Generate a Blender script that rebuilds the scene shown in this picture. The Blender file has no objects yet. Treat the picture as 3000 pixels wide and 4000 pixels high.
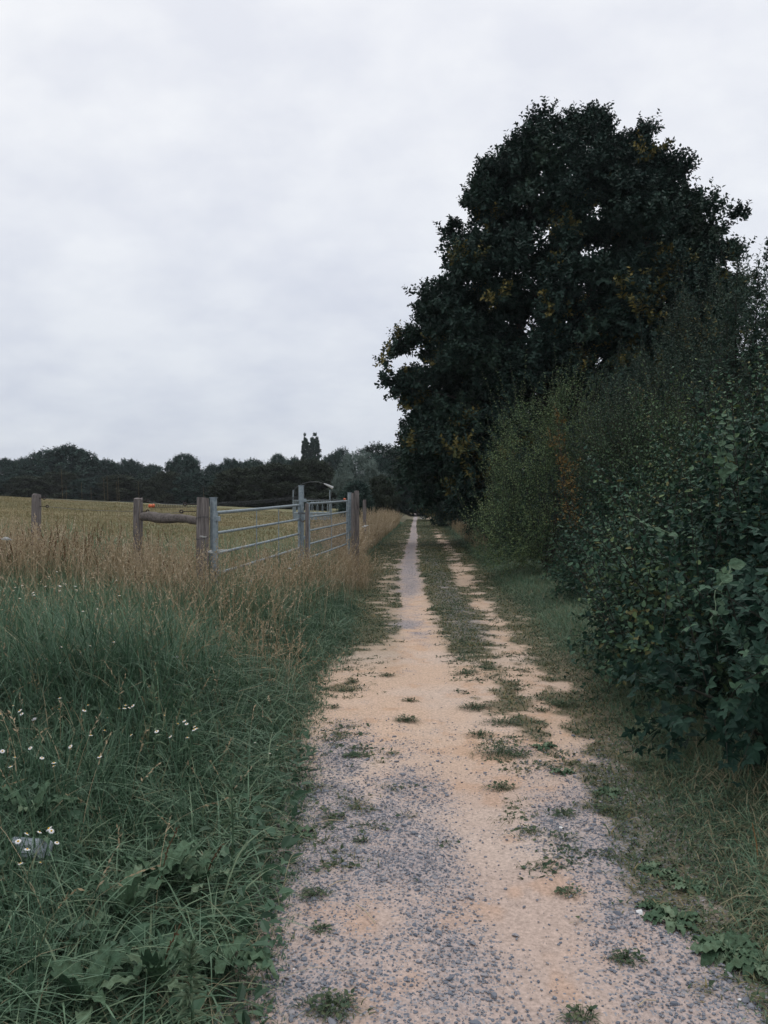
import bpy, math, random
import numpy as np
from mathutils import Vector, Matrix

# ------------------------------------------------------------------ camera, sky, light
SC = bpy.context.scene
F_PX = 3080.0; CX = 1500.0; HY = 1965.0; EYE = 1.6      # photo is 3000 x 4000
cam_d = bpy.data.cameras.new('camera')
cam = bpy.data.objects.new('camera', cam_d)
SC.collection.objects.link(cam)
cam_d.sensor_fit = 'VERTICAL'; cam_d.sensor_height = 24.0
cam_d.lens = 24.0 * F_PX / 4000.0
cam_d.clip_start = 0.05; cam_d.clip_end = 4000
cam.location = (0, 0, EYE)
cam.rotation_euler = (math.radians(90) + math.atan((HY - 2000) / F_PX), 0, 0)
SC.camera = cam

SUN_EL = math.radians(62); SUN_AZ = math.radians(25)      # azimuth clockwise from +Y
w = bpy.data.worlds.new("World"); SC.world = w; w.use_nodes = True
nt = w.node_tree; nt.nodes.clear()
def N(t, **k):
    n = nt.nodes.new(t)
    for a, b in k.items(): setattr(n, a, b)
    return n
out = N('ShaderNodeOutputWorld'); bg = N('ShaderNodeBackground'); bg.inputs[1].default_value = 0.10
nt.links.new(bg.outputs[0], out.inputs[0])
sky = N('ShaderNodeTexSky'); sky.sky_type = 'NISHITA'; sky.sun_disc = False
sky.sun_elevation = SUN_EL; sky.sun_rotation = SUN_AZ
tc = N('ShaderNodeTexCoord'); sep = N('ShaderNodeSeparateXYZ'); nt.links.new(tc.outputs['Generated'], sep.inputs[0])
# project the direction on a cloud ceiling
mx = N('ShaderNodeMath', operation='MAXIMUM'); nt.links.new(sep.outputs[2], mx.inputs[0]); mx.inputs[1].default_value = 0.0
ad = N('ShaderNodeMath', operation='ADD'); nt.links.new(mx.outputs[0], ad.inputs[0]); ad.inputs[1].default_value = 0.42
dx = N('ShaderNodeMath', operation='DIVIDE'); nt.links.new(sep.outputs[0], dx.inputs[0]); nt.links.new(ad.outputs[0], dx.inputs[1])
dy = N('ShaderNodeMath', operation='DIVIDE'); nt.links.new(sep.outputs[1], dy.inputs[0]); nt.links.new(ad.outputs[0], dy.inputs[1])
cmb = N('ShaderNodeCombineXYZ'); nt.links.new(dx.outputs[0], cmb.inputs[0]); nt.links.new(dy.outputs[0], cmb.inputs[1])
mp = N('ShaderNodeMapping'); nt.links.new(cmb.outputs[0], mp.inputs[0]); mp.inputs['Scale'].default_value = (1.0, 1.2, 1)
mp.inputs['Location'].default_value = (3.3, 1.7, 0)
n1 = N('ShaderNodeTexNoise'); n1.inputs['Scale'].default_value = 2.0; n1.inputs['Detail'].default_value = 7; n1.inputs['Roughness'].default_value = 0.52
n2 = N('ShaderNodeTexNoise'); n2.inputs['Scale'].default_value = 7.0; n2.inputs['Detail'].default_value = 6; n2.inputs['Roughness'].default_value = 0.55
nt.links.new(mp.outputs[0], n1.inputs[0]); nt.links.new(mp.outputs[0], n2.inputs[0])
mixn = N('ShaderNodeMath', operation='MULTIPLY_ADD'); nt.links.new(n2.outputs[0], mixn.inputs[0]); mixn.inputs[1].default_value = 0.60
nt.links.new(n1.outputs[0], mixn.inputs[2])
cr = N('ShaderNodeValToRGB'); nt.links.new(mixn.outputs[0], cr.inputs[0])
cr.color_ramp.elements[0].position = 0.60; cr.color_ramp.elements[0].color = (7.3, 7.5, 8.1, 1)
cr.color_ramp.elements[1].position = 0.98; cr.color_ramp.elements[1].color = (8.9, 9.0, 9.15, 1)
# darker, bluer towards the horizon
hr = N('ShaderNodeValToRGB'); nt.links.new(mx.outputs[0], hr.inputs[0])
hr.color_ramp.elements[0].position = 0.0; hr.color_ramp.elements[0].color = (0.72, 0.755, 0.82, 1)
e = hr.color_ramp.elements.new(0.12); e.color = (0.80, 0.83, 0.88, 1)
e = hr.color_ramp.elements.new(0.30); e.color = (0.93, 0.945, 0.975, 1)
hr.color_ramp.elements[-1].position = 0.62; hr.color_ramp.elements[-1].color = (1.13, 1.12, 1.10, 1)
mul = N('ShaderNodeMix', data_type='RGBA', blend_type='MULTIPLY'); mul.inputs[0].default_value = 1
nt.links.new(cr.outputs[0], mul.inputs[6]); nt.links.new(hr.outputs[0], mul.inputs[7])
mixs = N('ShaderNodeMix', data_type='RGBA'); mixs.inputs[0].default_value = 0.93
nt.links.new(sky.outputs[0], mixs.inputs[6]); nt.links.new(mul.outputs[2], mixs.inputs[7])
nt.links.new(mixs.outputs[2], bg.inputs[0])

sd = bpy.data.lights.new('sun', 'SUN'); sd.energy = 0.7; sd.angle = math.radians(20); sd.color = (1.0, 0.96, 0.90)
sun = bpy.data.objects.new('sun', sd); SC.collection.objects.link(sun)
v = Vector((math.sin(SUN_AZ) * math.cos(SUN_EL), math.cos(SUN_AZ) * math.cos(SUN_EL), math.sin(SUN_EL)))
sun.rotation_euler = v.to_track_quat('Z', 'Y').to_euler()
SC.view_settings.view_transform = 'Standard'; SC.view_settings.look = 'None'
SC.view_settings.exposure = 0.10; SC.view_settings.gamma = 1.0
SC.render.resolution_x = 768; SC.render.resolution_y = 1024
SC.render.engine = 'CYCLES'
SC.cycles.max_bounces = 6; SC.cycles.diffuse_bounces = 3; SC.cycles.glossy_bounces = 2; SC.cycles.transparent_max_bounces = 4

# ------------------------------------------------------------------ helpers
rng = np.random.default_rng(11)
def U(*a): return rng.uniform(*a)
def ss(a, b, x): t = np.clip((np.asarray(x, float) - a) / (b - a), 0, 1); return t * t * (3 - 2 * t)
_perm = np.random.default_rng(5).random(4096)
def vnoise(x, y, z=0.0, s=1.0, seed=0):
    x = np.asarray(x, float) * s + seed * 17.3; y = np.asarray(y, float) * s + seed * 7.7; z = np.asarray(z, float) * s + x * 0
    xi = np.floor(x).astype(int); yi = np.floor(y).astype(int); zi = np.floor(z).astype(int)
    fx = x - xi; fy = y - yi; fz = z - zi
    fx = fx * fx * (3 - 2 * fx); fy = fy * fy * (3 - 2 * fy); fz = fz * fz * (3 - 2 * fz)
    def h(i, j, k): return _perm[(i * 73 + j * 1931 + k * 397 + (i * j) % 311) & 4095]
    r = 0
    for i in (0, 1):
        for j in (0, 1):
            for k in (0, 1):
                r = r + h(xi + i, yi + j, zi + k) * (fx if i else 1 - fx) * (fy if j else 1 - fy) * (fz if k else 1 - fz)
    return r
def fbm(x, y, z=0.0, s=1.0, seed=0, o=3):
    r = 0; a = 1.0; t = 0
    for i in range(o): r = r + a * vnoise(x, y, z, s * 2 ** i, seed + i); t += a; a *= 0.5
    return r / t
def norm(v): return v / np.maximum(np.linalg.norm(v, axis=-1, keepdims=True), 1e-9)

def at(px, py, d): return ((px - CX) / F_PX * d, d, EYE - (py - HY) / F_PX * d)

# ---- path edges and the lie of the land
def rut(y): return np.interp(y, [0, 4.76, 5.9, 9.2, 14.7, 21, 36.5, 58, 90, 140], [.47, .45, .42, .42, .50, .65, 1.36, 2.2, 3.6, 5.6])
def Ledge(y): return np.interp(y, [0, 1.5, 3, 4, 5.3, 7.0, 8.2, 10.2, 14.7, 21, 36, 58, 90, 140], [-.33, -.33, -.38, -.40, -.46, -.53, -.36, -.24, -.36, -.33, .40, 1.5, 3.2, 5.4])
def Redge(y): return np.interp(y, [0, 1.5, 2.4, 3.4, 4.76, 5.9, 7.2, 9, 11.3, 15, 21, 36, 58, 90, 140], [1.05, 1.05, 1.09, 1.06, 1.28, 1.44, 1.66, 1.66, 1.75, 1.95, 2.3, 2.95, 4.0, 5.5, 8])
def rut2(y): return np.interp(y, [0, 9, 14.7, 21, 36.5, 60, 90], [1.25, 1.40, 1.62, 1.98, 2.62, 3.65, 5.0])
def H(x, y):
    x = np.asarray(x, float); y = np.asarray(y, float)
    s = Ledge(y) - 0.05 - x
    bank = (0.20 + 0.22 * ss(2, 8, y)) * ss(0, 1.25, s)
    g = 1 - 0.62 * ss(60, 150, y)
    fld = 0.055 * np.clip(-x - 1.8 - 0.0 * y, 0, 45) * g * ss(4, 10, y)
    r = 0.10 * ss(0.1, 1.6, x - Redge(y))
    lump = (fbm(x, y, s=0.9, seed=3) - 0.5) * 0.07 * np.maximum(ss(0.1, 0.8, s), ss(0.1, .8, x - Redge(y)))
    inside = (1 - ss(-0.2, 0.3, s)) * (1 - ss(-.2, .3, x - Redge(y)))
    micro = inside * ((fbm(x, y, s=1.6, seed=9) - 0.5) * 0.03 - 0.018 * np.exp(-((x - rut(y)) / 0.22) ** 2) - 0.015 * np.exp(-((x - rut(y) - 1.05) / 0.2) ** 2))
    return bank + fld + r + lump + micro

class Geo:
    def __init__(s): s.V = []; s.F = []; s.T = []; s.M = []; s.n = 0
    def add(s, V, F, t=0.5, m=0):
        V = np.asarray(V, float).reshape(-1, 3); F = np.asarray(F, int)
        if len(V) == 0: return s
        s.V.append(V); s.F.append(F + s.n); s.M.append(np.full(len(F), m, np.int32))
        t = np.asarray(t, float); s.T.append(np.broadcast_to(t, (len(V),)) if t.ndim == 0 else t)
        s.n += len(V); return s
    def build(s, name, mats, parent=None, smooth=False, attr=None):
        me = bpy.data.meshes.new(name)
        V = np.concatenate(s.V); me.vertices.add(len(V)); me.vertices.foreach_set('co', V.ravel())
        loops = np.concatenate([f.ravel() for f in s.F]).astype(np.int32)
        tot = np.concatenate([np.full(len(f), f.shape[1]) for f in s.F]).astype(np.int32)
        st = np.concatenate([[0], np.cumsum(tot)[:-1]]).astype(np.int32)
        me.loops.add(len(loops)); me.loops.foreach_set('vertex_index', loops)
        me.polygons.add(len(tot)); me.polygons.foreach_set('loop_start', st); me.polygons.foreach_set('loop_total', tot)
        me.polygons.foreach_set('material_index', np.concatenate(s.M))
        me.polygons.foreach_set('use_smooth', np.full(len(tot), bool(smooth)))
        a = me.attributes.new('tint', 'FLOAT', 'POINT'); a.data.foreach_set('value', np.concatenate(s.T).astype(np.float32))
        if attr:
            for k, c in attr.items():
                a = me.attributes.new(k, 'FLOAT_COLOR', 'POINT'); a.data.foreach_set('color', c.astype(np.float32).ravel())
        for m in (mats if isinstance(mats, (list, tuple)) else [mats]): me.materials.append(m)
        me.update(); me.validate()
        o = bpy.data.objects.new(name, me); SC.collection.objects.link(o)
        if parent: o.parent = parent
        return o
def tag(o, label=None, cat=None, group=None, kind=None):
    if label: o['label'] = label
    if cat: o['category'] = cat
    if group: o['group'] = group
    if kind: o['kind'] = kind
    return o
def empty(name, loc, label, cat, group=None, rz=0):
    o = bpy.data.objects.new(name, None); SC.collection.objects.link(o)
    o.location = loc; o.rotation_euler = (0, 0, rz); o.empty_display_size = 0.2
    return tag(o, label, cat, group)
def copy_tree(o, parent=None):
    c = o.copy(); SC.collection.objects.link(c); c.parent = parent
    for ch in list(o.children): copy_tree(ch, c)
    return c

def tube(geo, pts, rad, n=6, t=0.5, m=0, cap=True):
    P = np.asarray(pts, float); k = len(P); rad = np.broadcast_to(np.asarray(rad, float), (k,))
    d = norm(np.gradient(P, axis=0))
    ref = np.array([0, 0, 1.0]) if abs(d[0][2]) < 0.9 else np.array([1.0, 0, 0])
    V = []; u = norm(np.cross(d[0], ref))
    for i in range(k):
        u = norm(u - d[i] * np.dot(u, d[i])); w_ = np.cross(d[i], u)
        a = np.arange(n) / n * 2 * np.pi
        V.append(P[i] + rad[i] * (np.cos(a)[:, None] * u + np.sin(a)[:, None] * w_))
    V = np.concatenate(V); F = []
    for i in range(k - 1):
        for j in range(n):
            F.append([i * n + j, i * n + (j + 1) % n, (i + 1) * n + (j + 1) % n, (i + 1) * n + j])
    geo.add(V, F, t, m)
    if cap:
        b = len(V)
        geo.add(V[:n], [list(range(n))[::-1]], t, m); geo.add(V[-n:], [list(range(n))], t, m)
    return geo
def box(geo, c, s, rz=0, t=0.5, m=0, bev=0.0, jit=0.0):
    c = np.array(c); hx, hy, hz = np.array(s) / 2; b = min(bev, hx * .9, hy * .9)
    ring = [(-hx + b, -hy), (hx - b, -hy), (hx, -hy + b), (hx, hy - b), (hx - b, hy), (-hx + b, hy), (-hx, hy - b), (-hx, -hy + b)] if b > 0 else [(-hx, -hy), (hx, -hy), (hx, hy), (-hx, hy)]
    n = len(ring); V = []
    zs = [-hz, hz - b, hz] if b > 0 else [-hz, hz]
    for i, z in enumerate(zs):
        f = 1.0 if not (b > 0 and i == 2) else (1 - b / max(hx, hy))
        for x, y in ring: V.append((x * f, y * f, z))
    V = np.array(V, float)
    if jit: V += rng.normal(0, jit, V.shape)
    ca, sa = math.cos(rz), math.sin(rz)
    V = np.stack([V[:, 0] * ca - V[:, 1] * sa, V[:, 0] * sa + V[:, 1] * ca, V[:, 2]], 1) + c
    F = []
    for k in range(len(zs) - 1):
        for j in range(n): F.append([k * n + j, k * n + (j + 1) % n, (k + 1) * n + (j + 1) % n, (k + 1) * n + j])
    geo.add(V, F, t, m); geo.add(V[:n], [list(range(n))[::-1]], t, m); geo.add(V[-n:], [list(range(n))], t, m)
    return geo

def frames(D, Nh):
    D = norm(D); S = norm(np.cross(D, Nh)); N2 = np.cross(S, D)
    return np.stack([S, D, N2], axis=-1)
def place(geo, tv, tf, O, R, S, tint, m=0):
    k = len(tv); n = len(O); S = np.asarray(S, float)
    if S.ndim == 1: S = np.repeat(S[:, None], 3, 1)
    V = np.einsum('nij,nkj->nki', R, tv[None] * S[:, None]) + O[:, None]
    F = (np.asarray(tf)[None] + (np.arange(n) * k)[:, None, None]).reshape(-1, np.asarray(tf).shape[1])
    t = np.asarray(tint, float)
    geo.add(V.reshape(-1, 3), F, np.repeat(np.broadcast_to(t, (n,)), k), m)
# leaf templates, axis +Y, normal +Z, unit length
def rhomb(w_): return (np.array([(0, 0, 0), (w_ / 2, .45, .08), (0, 1, 0), (-w_ / 2, .45, .08)], float), [(0, 1, 2), (0, 2, 3)])
LEAF_OAK = rhomb(.62); LEAF_MED = rhomb(.5); LEAF_WIL = rhomb(.36)
_tv = np.array([(0, 0, 0), (0, .35, -.02), (0, .7, -.03), (0, 1, -.10), (.26, .22, .07), (.30, .5, .06), (.15, .8, 0), (-.26, .22, .07), (-.30, .5, .06), (-.15, .8, 0)], float)
_tf = [(0, 4, 1), (4, 5, 1), (5, 2, 1), (5, 6, 2), (6, 3, 2), (0, 1, 7), (7, 1, 8), (8, 1, 2), (8, 2, 9), (9, 2, 3)]
LEAF_OV = (_tv, _tf)
# bramble / creeper leaf of three leaflets
def trifoliate():
    V = []; F = []
    for a, o, s in ((0, .35, .65), (1.25, .28, .55), (-1.25, .28, .55)):
        c, sn = math.cos(a), math.sin(a); b = len(V)
        for x, y, z in _tv:
            x *= s; y *= s; z *= s
            V.append((x * c + y * sn, -x * sn + y * c + o, z))
        F += [tuple(i + b for i in f) for f in _tf]
    b = len(V); V += [(-.012, 0, 0), (.012, 0, 0), (.008, .36, 0), (-.008, .36, 0)]
    F += [(b, b + 1, b + 2), (b, b + 2, b + 3)]
    return np.array(V), F
LEAF_TRI = trifoliate()

def sprigs(geo, O, D, L, n, size, tmpl, tint, m=0, droop=0.0, out=0.9, tj=0.12, stem=None, up=0.5):
    """leafy shoots: n leaves along each shoot"""
    K = len(O); D = norm(D); L = np.broadcast_to(np.asarray(L, float), (K,))
    t = (np.arange(n) + 0.6) / n
    tt = t[None, :] + U(-.3, .3, (K, n)) / n
    P = O[:, None] + D[:, None] * (L[:, None] * tt)[..., None]
    P[..., 2] -= droop * L[:, None] * tt ** 2
    a = (np.arange(n) * 2.4)[None, :] + U(0, 6.28, (K, 1)) + U(-.4, .4, (K, n))
    ref = np.where(np.abs(D[:, 2:3]) < .8, np.array([[0, 0, 1.0]]), np.array([[1.0, 0, 0]]))
    A = norm(np.cross(D, ref)); B = np.cross(D, A)
    side = A[:, None] * np.cos(a)[..., None] + B[:, None] * np.sin(a)[..., None]
    LD = D[:, None] * 0.55 + side * out + rng.normal(0, .25, (K, n, 3))
    LD[..., 2] -= .12
    Nh = side * -0.35 + np.array([0, 0, up]) + rng.normal(0, .35, (K, n, 3)) + D[:, None] * .3
    sz = np.broadcast_to(np.asarray(size, float), (K,))[:, None] * U(.65, 1.2, (K, n)) * (1.05 - .35 * tt)
    ti = np.clip(np.broadcast_to(np.asarray(tint, float), (K,))[:, None] + rng.normal(0, tj, (K, n)), 0.001, .999)
    R = frames(LD.reshape(-1, 3), Nh.reshape(-1, 3))
    place(geo, tmpl[0], tmpl[1], P.reshape(-1, 3), R, sz.ravel(), ti.ravel(), m)
    if stem is not None:
        r, sm = stem; E = O + D * L[:, None]; E[:, 2] -= droop * L
        Mi = O + D * L[:, None] * .5; Mi[:, 2] -= droop * L * .25
        for q in (A, B):
            V = np.stack([O - q * r, O + q * r, Mi + q * r * .8, Mi - q * r * .8, E + q * r * .4, E - q * r * .4], 1)
            F = (np.array([(0, 1, 2, 3), (3, 2, 4, 5)])[None] + (np.arange(K) * 6)[:, None, None]).reshape(-1, 4)
            geo.add(V.reshape(-1, 3), F, .5, sm)

def blades(geo, P, h, w_, bend, tint, segs=3, m=0, prof=None, az=None, twist=.6):
    K = len(P); h = np.broadcast_to(h, (K,)).astype(float); w_ = np.broadcast_to(w_, (K,)).astype(float); bend = np.broadcast_to(bend, (K,)).astype(float)
    az = U(0, 2 * np.pi, K) if az is None else az
    d = np.stack([np.cos(az), np.sin(az), np.zeros(K)], 1)
    fa = az + np.pi / 2 + U(-twist, twist, K); f = np.stack([np.cos(fa), np.sin(fa), np.zeros(K)], 1)
    t = np.linspace(0, 1, segs + 1)
    wid = (1 - t ** 1.6) if prof is None else np.interp(t, np.linspace(0, 1, len(prof)), prof)
    zz = t[None] * (1 - .1 * bend[:, None]) - (bend[:, None] ** 1.5) * .55 * t[None] ** 2.6
    xx = bend[:, None] * t[None] ** 1.8
    C = P[:, None] + d[:, None] * (xx * h[:, None])[..., None]
    C[..., 2] += zz * h[:, None]
    ww = (wid[None] * w_[:, None] / 2)[..., None] * f[:, None]
    if prof is None:
        V = np.concatenate([np.stack([C[:, :-1] - ww[:, :-1], C[:, :-1] + ww[:, :-1]], 2).reshape(K, -1, 3), C[:, -1:]], 1)
        k = 2 * segs + 1; F4 = [(2 * i, 2 * i + 1, 2 * i + 3, 2 * i + 2) for i in range(segs - 1)]; F3 = [(2 * segs - 2, 2 * segs - 1, 2 * segs)]
    else:
        V = np.stack([C - ww, C + ww], 2).reshape(K, -1, 3); k = 2 * segs + 2
        F4 = [(2 * i, 2 * i + 1, 2 * i + 3, 2 * i + 2) for i in range(segs)]; F3 = None
    o = (np.arange(K) * k)[:, None, None]; ti = np.repeat(np.broadcast_to(tint, (K,)), k)
    V = V.reshape(-1, 3)
    b = geo.n; geo.add(V, (np.array(F4)[None] + o).reshape(-1, 4), ti, m)
    if F3: geo.F.append((np.array(F3)[None] + o).reshape(-1, 3) + b); geo.M.append(np.full(K, m, np.int32))
    return C            # centre lines, for seed heads

def plume(geo, C, tint, m=0, n=9, size=.05, wd=.006, start=.72):
    """small seed spikelets on the top of each stalk; C (K, s, 3)"""
    K, s_, _ = C.shape
    for j in range(n):
        t = start + (1 - start) * (j + U(0, 1, K)) / n; f = t * (s_ - 1); i = np.minimum(f.astype(int), s_ - 2); f = (f - i)[:, None]
        P = C[np.arange(K), i] * (1 - f) + C[np.arange(K), i + 1] * f
        ax = norm(C[:, -1] - C[:, -2]); D = norm(ax * 1.2 + rng.normal(0, .42, (K, 3)))
        R = frames(D, rng.normal(0, 1, (K, 3)))
        sc = np.stack([np.full(K, wd * 2.2 / .5), size * U(.6, 1.2, K) * (1.25 - t * .5), np.full(K, wd)], 1)
        place(geo, *LEAF_MED, P, R, sc, tint, m)

# ------------------------------------------------------------------ materials
def mat(name): 
    m = bpy.data.materials.new(name); m.use_nodes = True; t = m.node_tree
    return m, t, t.nodes['Principled BSDF'], t.nodes['Material Output']
def foliage(name, stops, rough=.6, spec=.25, trans=.0, nz=0.0):
    m, t, b, o = mat(name)
    at_ = t.nodes.new('ShaderNodeAttribute'); at_.attribute_name = 'tint'
    r = t.nodes.new('ShaderNodeValToRGB'); t.links.new(at_.outputs['Fac'], r.inputs[0])
    els = r.color_ramp.elements
    els[0].position = stops[0][0]; els[0].color = (*stops[0][1], 1); els[1].position = stops[-1][0]; els[1].color = (*stops[-1][1], 1)
    for p, c in stops[1:-1]: q = els.new(p); q.color = (*c, 1)
    t.links.new(r.outputs[0], b.inputs['Base Color'])
    b.inputs['Roughness'].default_value = rough; b.inputs['Specular IOR Level'].default_value = spec
    if trans:
        tr = t.nodes.new('ShaderNodeBsdfTranslucent'); mx_ = t.nodes.new('ShaderNodeMixShader'); mx_.inputs[0].default_value = trans
        t.links.new(r.outputs[0], tr.inputs[0]); t.links.new(b.outputs[0], mx_.inputs[1]); t.links.new(tr.outputs[0], mx_.inputs[2]); t.links.new(mx_.outputs[0], o.inputs[0])
    return m
def simple(name, c1, c2, scale=20, rough=.7, metal=0, stretch=(1, 1, 1), bump=.3, spec=.3):
    m, t, b, o = mat(name)
    tc_ = t.nodes.new('ShaderNodeTexCoord'); mp_ = t.nodes.new('ShaderNodeMapping'); mp_.inputs['Scale'].default_value = stretch
    nz = t.nodes.new('ShaderNodeTexNoise'); nz.inputs['Scale'].default_value = scale; nz.inputs['Detail'].default_value = 6; nz.inputs['Roughness'].default_value = .65
    t.links.new(tc_.outputs['Object'], mp_.inputs[0]); t.links.new(mp_.outputs[0], nz.inputs[0])
    r = t.nodes.new('ShaderNodeValToRGB'); t.links.new(nz.outputs[0], r.inputs[0])
    r.color_ramp.elements[0].position = .34; r.color_ramp.elements[0].color = (*c1, 1); r.color_ramp.elements[1].position = .68; r.color_ramp.elements[1].color = (*c2, 1)
    t.links.new(r.outputs[0], b.inputs['Base Color']); b.inputs['Roughness'].default_value = rough; b.inputs['Metallic'].default_value = metal
    b.inputs['Specular IOR Level'].default_value = spec
    if bump:
        bp = t.nodes.new('ShaderNodeBump'); bp.inputs['Strength'].default_value = bump; bp.inputs['Distance'].default_value = .01
        t.links.new(nz.outputs[0], bp.inputs['Height']); t.links.new(bp.outputs[0], b.inputs['Normal'])
    return m
def earth(name, fine=60, peb=True):
    """colour comes from zones of sand, gravel and turf laid out over the ground; grain from noise"""
    m, t, b, o = mat(name); L = t.links.new
    a = t.nodes.new('ShaderNodeAttribute'); a.attribute_name = 'zone'
    tc_ = t.nodes.new('ShaderNodeTexCoord')
    nz = t.nodes.new('ShaderNodeTexNoise'); nz.inputs['Scale'].default_value = fine; nz.inputs['Detail'].default_value = 8; nz.inputs['Roughness'].default_value = .7
    L(tc_.outputs['Object'], nz.inputs[0])
    r = t.nodes.new('ShaderNodeValToRGB'); L(nz.outputs[0], r.inputs[0])
    r.color_ramp.elements[0].position = .3; r.color_ramp.elements[0].color = (.62, .62, .62, 1); r.color_ramp.elements[1].position = .7; r.color_ramp.elements[1].color = (1.3, 1.3, 1.3, 1)
    mx_ = t.nodes.new('ShaderNodeMix'); mx_.data_type = 'RGBA'; mx_.blend_type = 'MULTIPLY'; mx_.inputs[0].default_value = 1
    L(a.outputs['Color'], mx_.inputs[6]); L(r.outputs[0], mx_.inputs[7]); col = mx_.outputs[2]; hgt = nz.outputs[0]
    if peb:   # embedded chips of blue-grey stone where the zone's alpha says gravel
        vo = t.nodes.new('ShaderNodeTexVoronoi'); vo.inputs['Scale'].default_value = 95; L(tc_.outputs['Object'], vo.inputs[0])
        sp = t.nodes.new('ShaderNodeSeparateColor'); L(vo.outputs['Color'], sp.inputs[0])
        lt = t.nodes.new('ShaderNodeMath'); lt.operation = 'LESS_THAN'; L(sp.outputs[0], lt.inputs[0])
        ga = t.nodes.new('ShaderNodeMath'); ga.operation = 'MULTIPLY'; L(a.outputs['Alpha'], ga.inputs[0]); ga.inputs[1].default_value = .85; L(ga.outputs[0], lt.inputs[1])
        ed = t.nodes.new('ShaderNodeMath'); ed.operation = 'LESS_THAN'; L(vo.outputs['Distance'], ed.inputs[0]); ed.inputs[1].default_value = .55
        mm = t.nodes.new('ShaderNodeMath'); mm.operation = 'MULTIPLY'; L(lt.outputs[0], mm.inputs[0]); L(ed.outputs[0], mm.inputs[1])
        st = t.nodes.new('ShaderNodeValToRGB'); L(sp.outputs[1], st.inputs[0])
        st.color_ramp.elements[0].color = (.14, .155, .19, 1); st.color_ramp.elements[1].color = (.38, .36, .37, 1)
        m2 = t.nodes.new('ShaderNodeMix'); m2.data_type = 'RGBA'; L(mm.outputs[0], m2.inputs[0]); L(col, m2.inputs[6]); L(st.outputs[0], m2.inputs[7]); col = m2.outputs[2]
        ah = t.nodes.new('ShaderNodeMath'); ah.operation = 'MULTIPLY_ADD'; L(mm.outputs[0], ah.inputs[0]); ah.inputs[1].default_value = .6; L(nz.outputs[0], ah.inputs[2]); hgt = ah.outputs[0]
    L(col, b.inputs['Base Color']); b.inputs['Roughness'].default_value = .95; b.inputs['Specular IOR Level'].default_value = .15
    bp = t.nodes.new('ShaderNodeBump'); bp.inputs['Strength'].default_value = .6; bp.inputs['Distance'].default_value = .008
    L(hgt, bp.inputs['Height']); L(bp.outputs[0], b.inputs['Normal'])
    return m

M_GRASS = foliage('green_grass', [(0, (.028, .060, .035)), (.45, (.080, .153, .094)), (.75, (.172, .272, .17)), (.88, (.20, .21, .12)), (1, (.38, .32, .21))], .5, .3, .25)
M_DRY = foliage('dry_grass', [(0, (.14, .12, .07)), (.35, (.27, .21, .125)), (.7, (.42, .33, .215)), (1, (.60, .50, .38))], .8, .15, .15)
M_RUST = foliage('rusty_seed', [(0, (.075, .045, .028)), (1, (.21, .125, .07))], .9, .1)
M_FIELD = foliage('field_grass', [(0, (.13, .14, .072)), (.5, (.235, .205, .115)), (1, (.38, .31, .19))], .9, .1)
M_OAK = foliage('oak_leaves', [(0, (.013, .027, .025)), (.5, (.028, .054, .042)), (.78, (.055, .088, .055)), (.86, (.075, .080, .03)), (1, (.17, .14, .045))], .7, .15)
M_BARK = simple('bark', (.018, .016, .015), (.05, .045, .04), 14, .9, 0, (1, 1, .2))
M_BARKL = simple('grey_twig_bark', (.028, .028, .024), (.07, .068, .055), 30, .9, 0, (1, 1, .3))
M_FAR = foliage('far_leaves', [(0, (.018, .034, .034)), (.5, (.052, .086, .074)), (1, (.12, .175, .125))], .9, .05)
M_FARB = foliage('far_leaves_brownish', [(0, (.028, .040, .032)), (.5, (.056, .072, .052)), (1, (.10, .12, .08))], .9, .05)
M_FARW = foliage('far_leaves_silver', [(0, (.09, .13, .12)), (.5, (.17, .22, .20)), (1, (.28, .34, .30))], .9, .05)
M_BRAM = foliage('bramble_leaves', [(0, (.014, .036, .028)), (.5, (.034, .078, .054)), (.80, (.095, .17, .10)), (.97, (.13, .18, .07)), (1, (.17, .16, .07))], .6, .14, .12)
M_HAW = foliage('hawthorn_leaves', [(0, (.036, .070, .044)), (.5, (.095, .155, .080)), (1, (.21, .27, .12))], .65, .14, .12)
M_WIL = foliage('willow_leaves', [(0, (.022, .044, .038)), (.5, (.044, .076, .060)), (.9, (.080, .115, .08)), (1, (.14, .12, .05))], .7, .12, .08)
M_DOCK = foliage('dock_leaves', [(0, (.038, .078, .048)), (.6, (.068, .122, .076)), (1, (.13, .185, .125))], .6, .2, .15)
_t = M_DOCK.node_tree; _b = _t.nodes['Principled BSDF']; _r = _b.inputs['Base Color'].links[0].from_socket; _n = _t.nodes.new('ShaderNodeTexNoise'); _n.inputs['Scale'].default_value = 42; _n.inputs['Detail'].default_value = 5
_tc = _t.nodes.new('ShaderNodeTexCoord'); _t.links.new(_tc.outputs['Object'], _n.inputs[0]); _q = _t.nodes.new('ShaderNodeValToRGB'); _q.color_ramp.elements[0].position = .32; _q.color_ramp.elements[0].color = (.8, .76, .62, 1); _q.color_ramp.elements[1].position = .62; _q.color_ramp.elements[1].color = (1.55, 1.5, 1.45, 1)
_t.links.new(_n.outputs[0], _q.inputs[0]); _m = _t.nodes.new('ShaderNodeMix'); _m.data_type = 'RGBA'; _m.blend_type = 'MULTIPLY'; _m.inputs[0].default_value = 1; _t.links.new(_r, _m.inputs[6]); _t.links.new(_q.outputs[0], _m.inputs[7]); _t.links.new(_m.outputs[2], _b.inputs['Base Color'])
_bp = _t.nodes.new('ShaderNodeBump'); _bp.inputs['Distance'].default_value = .012; _bp.inputs['Strength'].default_value = .9; _t.links.new(_n.outputs[0], _bp.inputs['Height']); _t.links.new(_bp.outputs[0], _b.inputs['Normal'])
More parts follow.
